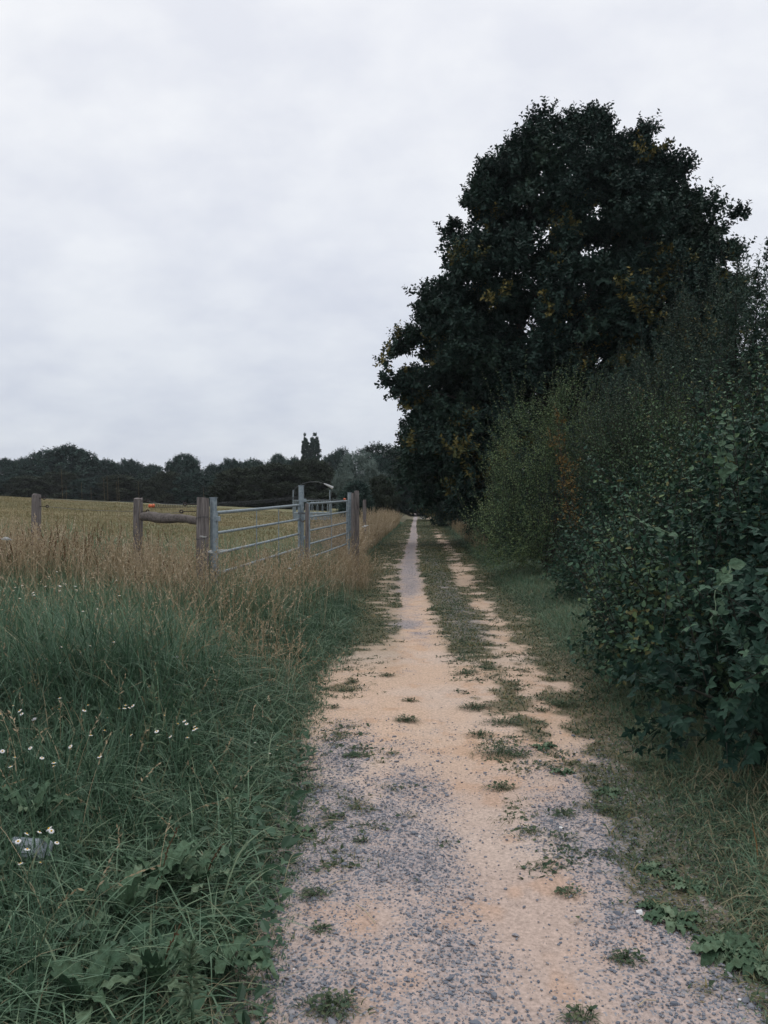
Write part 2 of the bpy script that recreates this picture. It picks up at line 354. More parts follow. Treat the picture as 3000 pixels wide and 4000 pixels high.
M_WEED = foliage('path_weeds', [(0, (.040, .075, .050)), (.45, (.080, .115, .062)), (.75, (.145, .145, .075)), (1, (.27, .22, .11))], .6, .2, .15)
M_WOOD = simple('weathered_wood', (.075, .066, .066), (.29, .26, .25), 30, .9, 0, (3, 3, .16), 1.0)
M_WOODD = simple('dark_weathered_rail', (.07, .06, .057), (.20, .175, .16), 16, .9, 0, (.3, 3, 3), .8)
M_STEEL = simple('galvanised_steel', (.20, .25, .285), (.36, .42, .455), 24, .55, .25, (1, 1, 1), .1, .4)
M_WIRE = simple('dull_wire', (.10, .11, .12), (.2, .21, .22), 40, .6, .4)
M_COIL = simple('dark_spring_wire', (.03, .035, .04), (.08, .085, .09), 40, .6, .2)
M_BLACKP = simple('black_plastic', (.02, .015, .015), (.05, .035, .03), 40, .5)
M_ORANGE = simple('orange_plastic', (.62, .13, .05), (.75, .2, .09), 40, .45)
M_WHITE = simple('white_petals', (.62, .63, .64), (.8, .8, .8), 40, .7, bump=0)
M_YEL = simple('yellow_florets', (.55, .30, .02), (.7, .42, .04), 60, .8, bump=0)
M_SLAB = simple('pale_stone', (.24, .28, .32), (.38, .42, .46), 12, .7)
M_STONE = foliage('gravel_stone', [(0, (.11, .13, .165)), (.5, (.21, .222, .255)), (.85, (.34, .32, .33)), (.97, (.40, .31, .25)), (1, (.7, .7, .7))], .85, .2)
M_PATH = earth('path_earth'); M_EARTH = earth('verge_earth', 25, False)
M_TAPE = simple('pale_tape', (.5, .52, .55), (.7, .7, .72), 30, .6)

# ------------------------------------------------------------------ ground and path
def green(x, y):
    """how far weeds and grass have closed over the path, 0..1"""
    c = rut(y); n = fbm(x, y, s=2.4, seed=21); n2 = fbm(x, y, s=.8, seed=31)
    c2 = rut2(y); strip = ss(c + .12, c + .40, x) * (1 - ss(c2 - .38, c2 - .1, x)) * ss(5.2, 9.5, y) * .92
    left = ss(-.38, .05, Ledge(y) + .16 - x) * (.12 + .88 * ss(6, 11, y))
    far_ = np.maximum(ss(12, 26, y) * .68, ss(7.5, 10.5, y) * .64 * (x < c - .12)); far_ = np.maximum(far_, ss(6.0, 9.5, y) * .60 * (x > c + .3))
    right = ss(-.30 - .5 * ss(5, 8, y), .15, x - Redge(y)) * .95
    mid = np.exp(-((x - c - .62) / .20) ** 2) * ss(3.9, 5.6, y) * .72
    g = np.maximum.reduce([strip, left, right, mid, far_]) + (n - .5) * (.8 + .55 * ss(4.5, 7, y)) + (n2 - .5) * .5 + (fbm(x, y, s=7, seed=23) - .5) * 1.0
    rutk = np.exp(-((x - c) / (.185 + .06 * (1 - ss(8, 13, y)))) ** 4)
    g = g * (1 - rutk) * (1 - .32 * np.exp(-((x - c2 - (n2 - .5) * .5) / .17) ** 4) * ss(6, 8, y) * (1 - ss(40, 60, y)))
    jit_ = (n - .5) * .35
    edge = np.maximum(ss(0, .25, Ledge(y) - x + jit_ * .4), ss(.0, .55, x - Redge(y) + jit_ - .05))
    return np.clip(np.maximum(ss(.30, .72, g), edge), 0, 1)
def gravel(x, y):
    c = rut(y); n = fbm(x, y, s=1.1, seed=41); n3 = fbm(x, y, s=3.5, seed=47)
    near = 1 - ss(4.2, 5.4, y + (n - .5) * 2.2)
    rutm = np.exp(-((x - c - .02) / .19) ** 2) * ss(1.9, 3.6, y + (n3 - .5))
    g = near * (.66 + 1.1 * (n - .46)) + .8 * (n3 - .5) * near
    sand2 = np.exp(-((x - .62 - .02 * y) / .12) ** 2) * .30 * near
    g = g * (1 - rutm * .92) - sand2
    far = ss(8.2, 11.5, y + (n - .5) * 4 + (n3 - .5) * 3) * np.exp(-((x - c + .12 * (1 - ss(12, 16, y))) / .27) ** 2) * (.55 + .9 * n3) * (1 - .75 * np.exp(-((y - 12.6) / 1.6) ** 2))
    far2 = ss(8, 10, y) * np.exp(-((x - c - .62) / .25) ** 2) * .8
    patch = np.exp(-((x + .28) / .22) ** 2 - ((y - 5.0) / .55) ** 2) * .9
    m_ = np.maximum.reduce([g, far, far2, patch]) + (fbm(x, y, s=9, seed=49) - .5) * .6
    return np.clip(.25 * m_ + .75 * ss(.0, 1.05, m_), 0, 1)
def zone(x, y):
    gr = gravel(x, y); gn = green(x, y); n = fbm(x, y, s=1.4, seed=51); n2 = fbm(x, y, s=6, seed=55)
    warm = ss(3.6, 5.5, y)[..., None] if np.ndim(y) else ss(3.6, 5.5, y)
    sand = np.array([.50, .39, .335]) * (1 - warm) + np.array([.60, .44, .335]) * warm
    pale = np.array([.60, .49, .42])
    sand = sand + (pale - sand) * ss(.45, .75, n)[..., None] * .6
    grv = np.array([.40, .345, .345])
    c = sand + (grv - sand) * (gr * .85)[..., None]
    org = ss(.56, .72, n2)[..., None] * (1 - gr)[..., None] * .35
    c = c + (np.array([.50, .29, .17]) - c) * org
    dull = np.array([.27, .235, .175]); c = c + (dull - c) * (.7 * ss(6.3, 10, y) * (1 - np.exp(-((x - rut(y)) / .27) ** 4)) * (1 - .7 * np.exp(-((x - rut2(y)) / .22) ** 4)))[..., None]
    turf = np.array([.095, .098, .058]) + (n2 - .5)[..., None] * .07
    c = c + (turf - c) * (gn * .78)[..., None]
    return np.concatenate([c, gr[..., None]], -1)

# path strip
def grid(xs, ys):
    X, Y = np.meshgrid(xs, ys); ny, nx = X.shape
    i = np.arange(ny - 1)[:, None] * nx + np.arange(nx - 1)[None]
    return X, Y, np.stack([i, i + 1, i + nx + 1, i + nx], -1).reshape(-1, 4)
us = np.linspace(0, 1, 140)
ys = np.concatenate([np.arange(1.2, 12, .03), np.geomspace(12, 125, 330)])
X, Y, Fp = grid(us, ys)
XL = Ledge(Y) - .75; XR = Redge(Y) + .9; X = XL + (XR - XL) * X
Z = H(X, Y) + .008 + (fbm(X, Y, s=14, seed=61) - .5) * .010 * np.clip(1.5 - Y / 12, 0, 1)
g = Geo().add(np.stack([X, Y, Z], -1).reshape(-1, 3), Fp)
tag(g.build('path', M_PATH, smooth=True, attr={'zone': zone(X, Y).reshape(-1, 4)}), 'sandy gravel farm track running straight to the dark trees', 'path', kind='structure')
# ground sheet
def graded(a, b, fine, gr, lim):
    p = [0.0]; s_ = fine
    while p[-1] < lim:
        p.append(p[-1] + s_)
        if p[-1] > a: s_ *= gr
    return np.array(p)
gx = graded(5, 0, .12, 1.12, 1600); xs = np.concatenate([-gx[::-1], gx[1:]]) + .4
gy = graded(14, 0, .14, 1.07, 1800); ys2 = np.concatenate([np.array([-60, -30, -15, -8, -4, -2, 0]), gy[1:] + 0])
X, Y, Fg = grid(xs, ys2)
ins = ss(0.0, .35, X - (Ledge(Y) - .72)) * ss(0, .35, Redge(Y) + .87 - X) * (Y < 124) * (Y > 1.3)
Z = H(X, Y) - .06 * ins
n = fbm(X, Y, s=.35, seed=71); n5 = fbm(X, Y, s=.07, seed=73)
fieldm = ss(.2, 1.5, -X - 1.9 + .25 * np.clip(Y - 8.4, 0, 8)) * ss(7.5, 9, Y) * (X < Ledge(Y) - .6)
fieldm = np.maximum(fieldm, (Y > 17) * ss(.6, 1.4, Ledge(Y) - 1.0 - X))
soil = np.array([.045, .05, .030]); fg = np.array([.21, .185, .10]); fg2 = np.array([.15, .155, .082])
fc = fg + (fg2 - fg) * ss(.35, .65, .5 * n + .5 * n5)[..., None]
C = soil + (fc - soil) * fieldm[..., None]
C = np.concatenate([C, np.zeros(C.shape[:2] + (1,))], -1)
g = Geo().add(np.stack([X, Y, Z], -1).reshape(-1, 3), Fg)
tag(g.build('ground', M_EARTH, smooth=True, attr={'zone': C.reshape(-1, 4)}), 'earth under the verges and the wide dry pasture', 'ground', kind='structure')

# ------------------------------------------------------------------ gravel
def stone_template():
    r = np.random.default_rng(3); V = [(0, 0, .5)]
    for k, (z, rr) in enumerate(((.28, .42), (-.15, .52))):
        for j in range(6): a = j * math.pi / 3 + k * .5; V.append((rr * math.cos(a), rr * math.sin(a), z))
    V.append((0, 0, -.4)); V = np.array(V)
    F = [(0, 1 + j, 1 + (j + 1) % 6) for j in range(6)]
    for j in range(6):
        a, b, c, d = 1 + j, 1 + (j + 1) % 6, 7 + j, 7 + (j + 1) % 6; F += [(a, c, b), (b, c, d)]
    return V, F
STV, STF = stone_template()
def scatter_stones(n, y0, y1, smin, smax, dens):
    x = U(-.7, 2.3, n * 3); y = y0 + (y1 - y0) * U(0, 1, n * 3) ** 1.3
    p = dens(x, y); k = U(0, 1, len(x)) < p; k &= (x > Ledge(y) - .05) & (x < Redge(y) + .1); x = x[k][:n]; y = y[k][:n]; K = len(x)
    s_ = smin + (smax - smin) * U(0, 1, K) ** 3.2
    az = U(0, 6.28, K); tl = rng.normal(0, .25, (K, 3)); tl[:, 2] = 1
    R = frames(np.stack([np.cos(az), np.sin(az), 0 * az], 1), tl)
    S = np.stack([s_ * U(.55, .9, K), s_, s_ * U(.3, .6, K)], 1)
    z = H(x, y) + .010 + S[:, 2] * U(.0, .25, K)
    V = STV * 1.0
    gg = Geo(); t = np.clip(rng.beta(1.6, 2.2, K) * .95, 0, .95); t[U(0, 1, K) < .006] = 1
    # individual jitter so that no two stones are alike
    k_ = len(V); P = np.einsum('nij,nkj->nki', R, (V[None] * (1 + rng.normal(0, .16, (K, k_, 1)))) * S[:, None]) + np.stack([x, y, z], 1)[:, None]
    Fq = (np.array(STF)[None] + (np.arange(K) * k_)[:, None, None]).reshape(-1, 3)
    return P.reshape(-1, 3), Fq, np.repeat(t, k_)
gg = Geo()
gg.add(*scatter_stones(34000, 1.7, 5.8, .0045, .016, lambda x, y: .04 + .96 * gravel(x, y)))
gg.add(*scatter_stones(800, 1.8, 5.4, .016, .036, lambda x, y: .06 + .94 * gravel(x, y) ** 1.5))
gg.add(*scatter_stones(10000, 4.5, 22, .006, .017, lambda x, y: .02 + .98 * gravel(x, y)))
tag(gg.build('gravel', M_STONE), 'loose blue-grey stone chips strewn over the sandy track', 'gravel', kind='stuff')

# ------------------------------------------------------------------ grass
def vis(x, y, m=.8): return np.abs(x) < .52 * y + m
def pts(x, y): return np.stack([x, y, H(x, y) - .01], 1)
def clumpy(n, xf, y0, y1, per=14, r=.07, pw=1.6):
    """n clump centres x per blades"""
    y = y0 + (y1 - y0) * U(0, 1, n) ** pw; a, b = xf(y); x = a + (b - a) * U(0, 1, n)
    k = vis(x, y); x = x[k]; y = y[k]
    cx_ = np.repeat(x, per); cy_ = np.repeat(y, per); rr = r * (1 + .12 * cy_)
    return cx_ + rng.normal(0, 1, len(cx_)) * rr, cy_ + rng.normal(0, 1, len(cx_)) * rr, np.repeat(U(0, 1, len(x)), per), np.repeat(U(0, 6.28, len(x)), per)
GR = Geo()
# left verge
x, y, ct, ca = clumpy(9500, lambda y: (np.maximum(-.55 * y - 1.0, -9), Ledge(y) - .02), 1.25, 17, 15)
k = x < Ledge(y) + .05; k &= ~((y > 9.2) & (x < -1.9 - (y - 8.4) * .0) & (U(0, 1, len(x)) < .75)); x, y, ct, ca = x[k], y[k], ct[k], ca[k]
s = Ledge(y) - x; patch = fbm(x, y, s=.9, seed=81); patch2 = fbm(x, y, s=.45, seed=83)
h = (.06 + .30 * ss(0, .9, s)) * (.45 + 1.15 * patch) * U(.45, 1.15, len(x)) * (1 + .75 * ss(3.2, 6, y) * (1 - .1 * ss(8.3, 10, y)))
dryb = .35 * ss(6.8, 9.5, y) * ss(.4, 1.4, s)
tint = np.clip(.21 + .55 * patch2 + .42 * (ct - .5) + rng.normal(0, .13, len(x)) + dryb, 0, .86)
tint = np.where(U(0, 1, len(x)) < .05 + .25 * dryb, U(.86, 1, len(x)), tint)
az = ca * .4 + U(0, 6.28, len(x)) * .8
wdt = (.0035 + .011 * U(0, 1, len(x)) ** 1.6) * (1 + .05 * y); wdt = np.minimum(wdt, .02 * h + .004)
blades(GR, pts(x, y), h, wdt, U(.2, 1.25, len(x)), tint, 4, 0, az=az)
# a denser fringe along the edge of the track, running on to the far end
x, y, ct, ca = clumpy(5200, lambda y: (Ledge(y) - .55, Ledge(y) + .0), 1.25, 12, 13, .035, 1.3)
x2, y2, ct2, ca2 = clumpy(5200, lambda y: (Ledge(y) - 1.35, Ledge(y) - .05), 11, 62, 13, .03, 1.6)
x = np.concatenate([x, x2]); y = np.concatenate([y, y2]); ct = np.concatenate([ct, ct2]); k = (x < Ledge(y) + .06) & (x > Ledge(y) - 1.5); x, y, ct = x[k], y[k], ct[k]; s = Ledge(y) - x
h = (.045 + .20 * ss(0, .8, s)) * (.5 + 1.0 * fbm(x, y, s=1.3, seed=82)) * U(.45, 1.15, len(x))
tint = np.clip(.22 + .45 * fbm(x, y, s=.7, seed=84) + .2 * (ct - .5) + rng.normal(0, .12, len(x)) + .12 * ss(10, 16, y) * (U(0, 1, len(x)) < .4), 0, .93)
blades(GR, pts(x, y), h, U(.003, .0065, len(x)) * (1 + .09 * y), U(.3, 1.3, len(x)), tint, 3, 0)
# long arching blades, their highlights put into the colour as paler tints
n = 15000; y = 1.3 + 8.5 * U(0, 1, n) ** 1.4; x = Ledge(y) - .2 - U(0, 1, n) * (.52 * y + .7); k = vis(x, y, .5); x, y = x[k], y[k]
blades(GR, pts(x, y), U(.22, .5, len(x)) * (.5 + fbm(x, y, s=.9, seed=81)), U(.006, .012, len(x)), U(.6, 1.5, len(x)), np.clip(U(.42, .85, len(x)), 0, .8), 6, 0)
# leafy undergrowth in the left verge
n = 26000; y = 1.25 + 12 * U(0, 1, n) ** 1.8; x = Ledge(y) - .0 - U(0, 1, n) ** 1.2 * (.55 * y + 1.0); k = vis(x, y); x = x[k]; y = y[k]; K = len(x)
P = pts(x, y); s = Ledge(y) - x; P[:, 2] += U(0, 1, K) * (.03 + .2 * ss(0, 1, s)) * (.4 + fbm(x, y, s=.9, seed=81))
D = rng.normal(0, 1, (K, 3)); D[:, 2] = U(-.2, .7, K); Nn = rng.normal(0, .4, (K, 3)); Nn[:, 2] += 1
place(GR, *LEAF_OV, P, frames(D, Nn), U(.02, .03 + .04 * U(0, 1, K) ** 2, K), np.clip(.25 + .5 * fbm(x, y, s=.8, seed=87) + rng.normal(0, .12, K), 0, .8), 0)
# flattened thatch and big dark weed leaves low down
n = 4000; y = 1.3 + 9 * U(0, 1, n) ** 1.4; x = Ledge(y) - U(0, 1, n) * (.52 * y + .8); k = vis(x, y, .5); x, y = x[k], y[k]
blades(GR, pts(x, y) + [0, 0, .03], U(.1, .35, len(x)), U(.002, .005, len(x)), U(1.2, 1.9, len(x)), U(.84, 1, len(x)), 4, 0)
n = 1100; y = 1.5 + 3.6 * U(0, 1, n); x = Ledge(y) - .02 - U(0, 1, n) ** 1.5 * 1.5; P = pts(x, y); P[:, 2] += U(.02, .16, n); D = rng.normal(0, 1, (n, 3)); D[:, 2] = U(0, .9, n); Nn = rng.normal(0, .4, (n, 3)); Nn[:, 2] += 1
place(GR, _tv * [.8, 1, 1.4], _tf, P, frames(D, Nn), U(.03, .085, n), np.clip(.3 + rng.normal(0, .15, n), 0, .7), 0)
tag(GR.build('verge_grass', M_GRASS), 'rank green grass and low weeds of the left verge', 'grass', kind='stuff')

# dry stalks
DR = Geo()
def stalks(x, y, hmin, hmax, t0, t1, n=7, wd=.0026, ps=.038, bendm=.6, rust=False):
    K = len(x); C = blades(DR, pts(x, y), U(hmin, hmax, K), wd * (1 + .04 * y), U(.05, bendm, K), U(t0, t1, K), 5, 1 if rust else 0, prof=[1, .9, .8, .7, .6, .5])
    plume(DR, C, np.repeat(U(t0, t1, K), 1), 1 if rust else 0, n, ps, .0028 * (1 + .05 * np.mean(y)))
def area(n, xa, xb, ya, yb): x = U(xa, xb, n); y = U(ya, yb, n); return x, y
def gauss(n, cx_, cy_, sx, sy): return rng.normal(cx_, sx, n), rng.normal(cy_, sy, n)
x, y = area(1500, -6.4, -2.0, 7.7, 9.9); stalks(x, y, .5, .95, .3, 1, wd=.0032)
x, y = area(350, -6.5, -3.0, 9.2, 11.5); stalks(x, y, .3, .6, .3, 1)
x, y = gauss(1300, -4.7, 9.1, .6, .5); stalks(x, y, .6, 1.0, .5, 1, n=9)
x, y = area(420, -2.6, -.9, 6.6, 8.8); k = x < Ledge(y) - .35; stalks(x[k], y[k], .4, .85, .3, .95)
t_ = U(0, 1, 1300); x = -1.62 + t_ * 1.1 + rng.normal(0, .16, 1300) + .12; y = 8.3 + t_ * 7.8; stalks(x, y, .35, .72, .3, 1)
for (cx_, cy_, sx, sy, m_) in ((-1.55, 5.9, .28, .3, 170), (-.95, 6.6, .2, .35, 90), (-2.3, 5.1, .4, .4, 60), (-3.1, 7.2, .4, .4, 150)):
    x, y = gauss(m_, cx_, cy_, sx, sy); stalks(x, y, .35, .7, .35, .9, bendm=.9, n=7)
x = -.55 * 3 + U(-2.2, .9, 380); y = U(2.2, 7, 380); k = x < Ledge(y) - .3; stalks(x[k], y[k], .3, .55, .35, .85, n=8, wd=.0022, ps=.03, bendm=.8)
for cx_, cy_, m_ in ((-2.95, 8.9, 260), (-1.95, 7.9, 260), (-2.4, 8.5, 220), (-4.0, 9.2, 300), (-1.45, 9.3, 180), (-1.15, 11.4, 160), (-.75, 14.6, 200)):
    x, y = gauss(m_, cx_, cy_, .30, .22); stalks(x, y, .45, .9, .4, 1, n=8)
# the tall dry bank beyond the gate
n = 5200; y = 15.2 + 42 * U(0, 1, n) ** 1.7; x = Ledge(y) - .30 - np.abs(rng.normal(0, .5, n)); k = ~((y < 16.6) & (x < -.75)); x, y = x[k], y[k]
stalks(x, y, .35, 1.08, .4, 1.0, n=8, wd=.005, ps=.07)
n = 500; y = 24 + 22 * U(0, 1, n); x = Redge(y) + .45 + np.abs(rng.normal(0, .3, n)); stalks(x, y, .4, .85, .2, .8, n=6, wd=.004)
# dead stems standing above the pasture edge
for px, py in ((240, 1830), (258, 1895), (318, 1885), (405, 1870), (418, 1858), (455, 1880), (462, 1862), (355, 1905), (540, 1880), (795, 1905)):
    p = at(px, py, 8.8); x0 = p[0] + .05; z0 = float(H(x0, 8.8)); tube(DR, [(x0, 8.8, z0), (x0 - .02, 8.8, z0 + (p[2] - z0) * .5), (p[0], 8.8, p[2])], [.0024, .002, .001], 4, .3)
# rusty dock seed stalks
x, y = gauss(110, -3.75, 8.9, .55, .3); stalks(x, y, .6, .95, .1, .9, n=22, wd=.0035, ps=.03, bendm=.25, rust=True)
x, y = gauss(25, -2.15, 8.2, .2, .2); stalks(x, y, .35, .6, .1, .9, n=26, wd=.005, ps=.03, bendm=.25, rust=True)
tag(DR.build('dry_grass', [M_DRY, M_RUST]), 'tall straw coloured seeding grass along the fence and gates', 'grass', kind='stuff')

# pasture
FI = Geo(); n = 110000
y = 9 + 62 * U(0, 1, n) ** 1.6; x = -1.9 - U(0, 1, n) ** .8 * (.52 * y + 1); x += .0
fx = np.where(y < 16, -1.95 + .149 * np.clip(y - 8.5, 0, 7.5), Ledge(y) - 1.1); x = fx - .2 - (-1.9 - x); k = vis(x, y); x, y = x[k], y[k]; K = len(x)
blades(FI, pts(x, y), U(.04, .14, K) * (.6 + .8 * fbm(x, y, s=.5, seed=91)), .006 * (1 + .10 * y), U(.1, .7, K), np.clip(.24 + .7 * fbm(x, y, s=.22, seed=93) + rng.normal(0, .14, K), 0, 1), 2, 0)
tag(FI.build('pasture_grass', M_FIELD), 'short yellowing pasture grass beyond the fence', 'grass', kind='stuff')

# short growth on the path and the right verge
PG = Geo(); n = 260000
y = 1.4 + 75 * U(0, 1, n) ** 2.3; x = U(-1.2, 3.2, n) + (rut(y) - .45); gn = green(x, y)
k = (U(0, 1, n) < gn ** 1.2) & (x > Ledge(y) - .25) & vis(x, y); x, y, gn = x[k], y[k], gn[k]; K = len(x)
sr = x - Redge(y); tn = fbm(x, y, s=1.1, seed=97)
h = (.030 + .035 * gn + .10 * ss(.1, .9, sr)) * U(.5, 1.3, K) * (.6 + .8 * fbm(x, y, s=2, seed=99)) * (1 + .25 * ss(8, 30, y))
tt = np.clip(.5 * tn + .33 - .40 * ss(-.1, .6, sr) + rng.normal(0, .24, K), 0, 1)
blades(PG, pts(x, y) + [0, 0, .012], h, U(.003, .006, K) * (1 + .14 * y), U(.7, 1.7, K), tt, 3, 0)
n = 30000; y = 1.4 + 16 * U(0, 1, n) ** 1.6; x = U(-1, 2.6, n); gn = green(x, y); k = (U(0, 1, n) < gn * .8) & (x > Ledge(y) - .1) & vis(x, y); x, y = x[k], y[k]; K = len(x)
D = rng.normal(0, 1, (K, 3)); D[:, 2] = U(0, .5, K); Nn = rng.normal(0, .3, (K, 3)); Nn[:, 2] += 1
place(PG, *LEAF_OV, pts(x, y) + np.stack([0 * x, 0 * x, U(.012, .04, K)], 1), frames(D, Nn), U(.012, .032, K), np.clip(.3 + rng.normal(0, .18, K), 0, 1), 0)
# stray sprigs and runners on the open sand
n = 750; y = 3.4 + 8.5 * U(0, 1, n) ** 1.2; x = np.where(U(0, 1, n) < .7, rut(y) + .22 + np.abs(rng.normal(0, .45, n)), Ledge(y) + np.abs(rng.normal(0, .22, n)))
k = (x < Redge(y)) & (fbm(x, y, s=1.7, seed=25) > .47 - .08 * ss(4, 7, y)); x, y = x[k], y[k]; sz_ = U(.2, 1, len(x)) ** 2.2; cnt = (4 + 46 * sz_).astype(int)
I = np.repeat(np.arange(len(x)), cnt); qx = x[I] + rng.normal(0, 1, len(I)) * (.012 + .06 * sz_[I]); qy = y[I] + rng.normal(0, 1, len(I)) * (.010 + .035 * sz_[I]); tc_ = U(.1, .8, len(x))
blades(PG, pts(qx, qy) + [0, 0, .012], U(.015, .05, len(I)) * (.6 + sz_[I]), U(.003, .005, len(I)) * (1 + .06 * qy), U(.7, 1.8, len(I)), np.clip(tc_[I] + rng.normal(0, .12, len(I)), 0, 1), 3, 0)
J = I[::3]; K_ = len(J); D = rng.normal(0, 1, (K_, 3)); D[:, 2] = U(0, .5, K_); Nn = rng.normal(0, .3, (K_, 3)); Nn[:, 2] += 1
place(PG, *LEAF_OV, pts(qx[::3], qy[::3]) + [0, 0, .018], frames(D, Nn), U(.012, .032, K_), np.clip(tc_[J] * .6 + rng.normal(0, .1, K_), 0, 1), 0)
tag(PG.build('path_grass', M_WEED), 'thin trodden grass and weeds creeping over the track', 'grass', kind='stuff')
RG = Geo()
x, y, ct, ca = clumpy(8500, lambda y: (Redge(y) + .05, Redge(y) + 1.4), 2.2, 45, 13, .05, 1.7)
k = x > Redge(y) + .02; x, y, ct = x[k], y[k], ct[k]; sr = x - Redge(y)
h = (.05 + .25 * ss(.1, .8, sr)) * (.5 + fbm(x, y, s=1.2, seed=101)) * U(.5, 1.15, len(x))
blades(RG, pts(x, y), h, U(.003, .007, len(x)) * (1 + .06 * y), U(.4, 1.4, len(x)), np.clip(.46 + .4 * ct + rng.normal(0, .15, len(x)) + .5 * (U(0, 1, len(x)) < .25 * (1 - ss(4, 6, y))) , 0, .97), 3, 0)
tag(RG.build('hedge_foot_grass', M_GRASS), 'dark green grass of the right verge under the hedge', 'grass', kind='stuff')

# ------------------------------------------------------------------ shrubs of the right hedge
def stems(geo, base, tips, r, m=0, n=5, sag=.25):
    for tp in tips:
        b = np.array(base) + rng.normal(0, .12, 3) * [1, 1, 0]; tp = np.array(tp)
        mid = (b + tp) / 2 + rng.normal(0, .15, 3) * [1, 1, .3]; mid[2] += sag * np.linalg.norm(tp - b) * .4
        t = np.linspace(0, 1, 7)[:, None]; P = (1 - t) ** 2 * b + 2 * t * (1 - t) * mid + t ** 2 * tp
        tube(geo, P, np.linspace(r, r * .3, 7), n, .5, m, cap=False)
def blobpts(blobs, n, lo=.72, hi=1.0, zmin=.05):
    """points in the outer shell of a union of lumpy ellipsoids, with outward directions"""
    B = np.array(blobs, float); vol = np.prod(B[:, 3:6], 1) ** (2 / 3); pr = vol / vol.sum()
    i = rng.choice(len(B), n, p=pr); d = norm(rng.normal(0, 1, (n, 3)))
    rr = (lo + (hi - lo) * U(0, 1, n)) * (.62 + .72 * fbm(d[:, 0] * 2 + i, d[:, 1] * 2, d[:, 2] * 2, s=1.4, seed=7))
    P = B[i, :3] + d * B[i, 3:6] * rr[:, None]
    ok = P[:, 2] > zmin
    for j in range(len(B)):
        q = np.linalg.norm((P - B[j, :3]) / B[j, 3:6], axis=1); ok &= ~((q < lo * .85) & (i != j))
    return P[ok], norm(d[ok] / B[i[ok], 3:6])
def shrub(name, loc, label, cat, blobs, leafmat, nsh, nl, size, tmpl, L=(.25, .5), up=.5, droop=.0, tint=.5, group=None, stem_r=.018, long=0, tj=.14, lo=.6, leaf_out=.9, nstem=14, barkm=None):
    z0 = float(H(loc[0], loc[1])); e_ = empty(name, (loc[0], loc[1], z0), label, cat, group)
    g = Geo(); P, D = blobpts(blobs, nsh, lo)
    D = norm(D * .9 + rng.normal(0, .45, D.shape) + [0, 0, up])
    tv = np.clip(tint + (fbm(P[:, 0] + loc[0], P[:, 1] + loc[1], P[:, 2], s=1.6, seed=13) - .5) * 1.2, .02, .97)
    sprigs(g, P, D, U(L[0], L[1], len(P)), nl, size, tmpl, tv, 0, droop, leaf_out, tj, stem=(.0025, 1))
    if long:
        P, D = blobpts(blobs, long * 3, .9, 1.0); k = D[:, 2] > -.1; P, D = P[k][:long], D[k][:long]
        D = norm(D * .5 + rng.normal(0, .35, D.shape) + [0, 0, up + .5])
        sprigs(g, P, D, U(L[1] * 1.2, L[1] * 2.3, len(P)), nl * 2, size * .9, tmpl, np.clip(tint + U(-.1, .22, len(P)), 0, .98), 0, droop * .8, leaf_out, tj, stem=(.004, 1))
    g.build('foliage', [leafmat, barkm or M_BARKL], e_)
    s_ = Geo(); P, D = blobpts(blobs, 200, .55, .8)
    stems(s_, (0, 0, -.05), P[:nstem], stem_r)
    s_.build('stems', barkm or M_BARKL, e_, smooth=True)
    return e_

# blobs: cx cy cz rx ry rz, local to the shrub base
shrub('bramble_bush', (2.55, 4.3), 'nearest low bramble at the right edge of the photo with big dark leaves', 'bush',
      [(0, 0, .5, .7, .65, .55), (.5, .6, .8, .8, .8, .85), (-.5, .45, .3, .42, .5, .36), (.25, -.45, .3, .5, .45, .35)], M_BRAM, 560, 8, .115, LEAF_TRI, (.2, .45), .35, .25, .42, 'brambles of the right hedge', long=26)
shrub('bramble_bush', (2.75, 6.0), 'bramble with yellow-green shoots standing over the verge midway along the hedge', 'bush',
      [(0, 0, .7, .85, .9, .85), (.7, .2, 1.3, .9, .9, 1.0), (-.45, .3, .4, .55, .8, .5)], M_BRAM, 1500, 10, .07, LEAF_OV, (.2, .5), .5, .2, .55, 'brambles of the right hedge', long=120, tj=.2)
shrub('bramble_bush', (3.05, 8.3), 'tall tangled bramble behind the nearer two reaching up to the willow', 'bush',
      [(.2, 0, .75, .9, .9, .95), (1.0, .2, 1.5, 1.1, .9, 1.0), (-.35, -.5, .4, .6, .6, .5), (.4, 1.0, .4, .7, .6, .5)], M_BRAM, 2100, 10, .06, LEAF_OV, (.2, .55), .5, .15, .58, 'brambles of the right hedge', long=150, tj=.2)
shrub('bramble_bush', (3.35, 11.4), 'dark bramble farthest along, at the foot of the pale hawthorn', 'bush',
      [(.1, .6, .5, .9, .9, .65), (1.0, 1.2, 1.1, 1.1, 1.0, 1.1)], M_BRAM, 1900, 9, .065, LEAF_TRI, (.2, .45), .4, .1, .38, 'brambles of the right hedge', long=30)
shrub('mixed_hedge_shrub', (4.6, 6.6), 'dense leafy shrub at the right edge above the brambles', 'bush',
      [(0, 0, 1.3, 1.3, 1.3, 1.3), (.4, 1.2, 1.6, 1.3, 1.3, 1.5)], M_BRAM, 2300, 11, .06, LEAF_OV, (.2, .55), .7, .1, .6, long=130, tj=.2)
shrub('hawthorn_shrub', (3.5, 16.8), 'light green hawthorn leaning over the track below the big oak', 'shrub',
      [(0, 0, 1.3, 1.25, 1.4, 1.5), (-.35, .3, 2.4, .8, 1.0, 1.1), (1.1, 0, 2.2, .9, 1.1, 1.1), (-.85, -.4, .8, .8, 1.1, .7), (.3, -.6, 3.1, .5, .6, .8)], M_HAW, 2700, 13, .06, LEAF_MED, (.25, .6), .9, 0, .62, long=150, tj=.2)
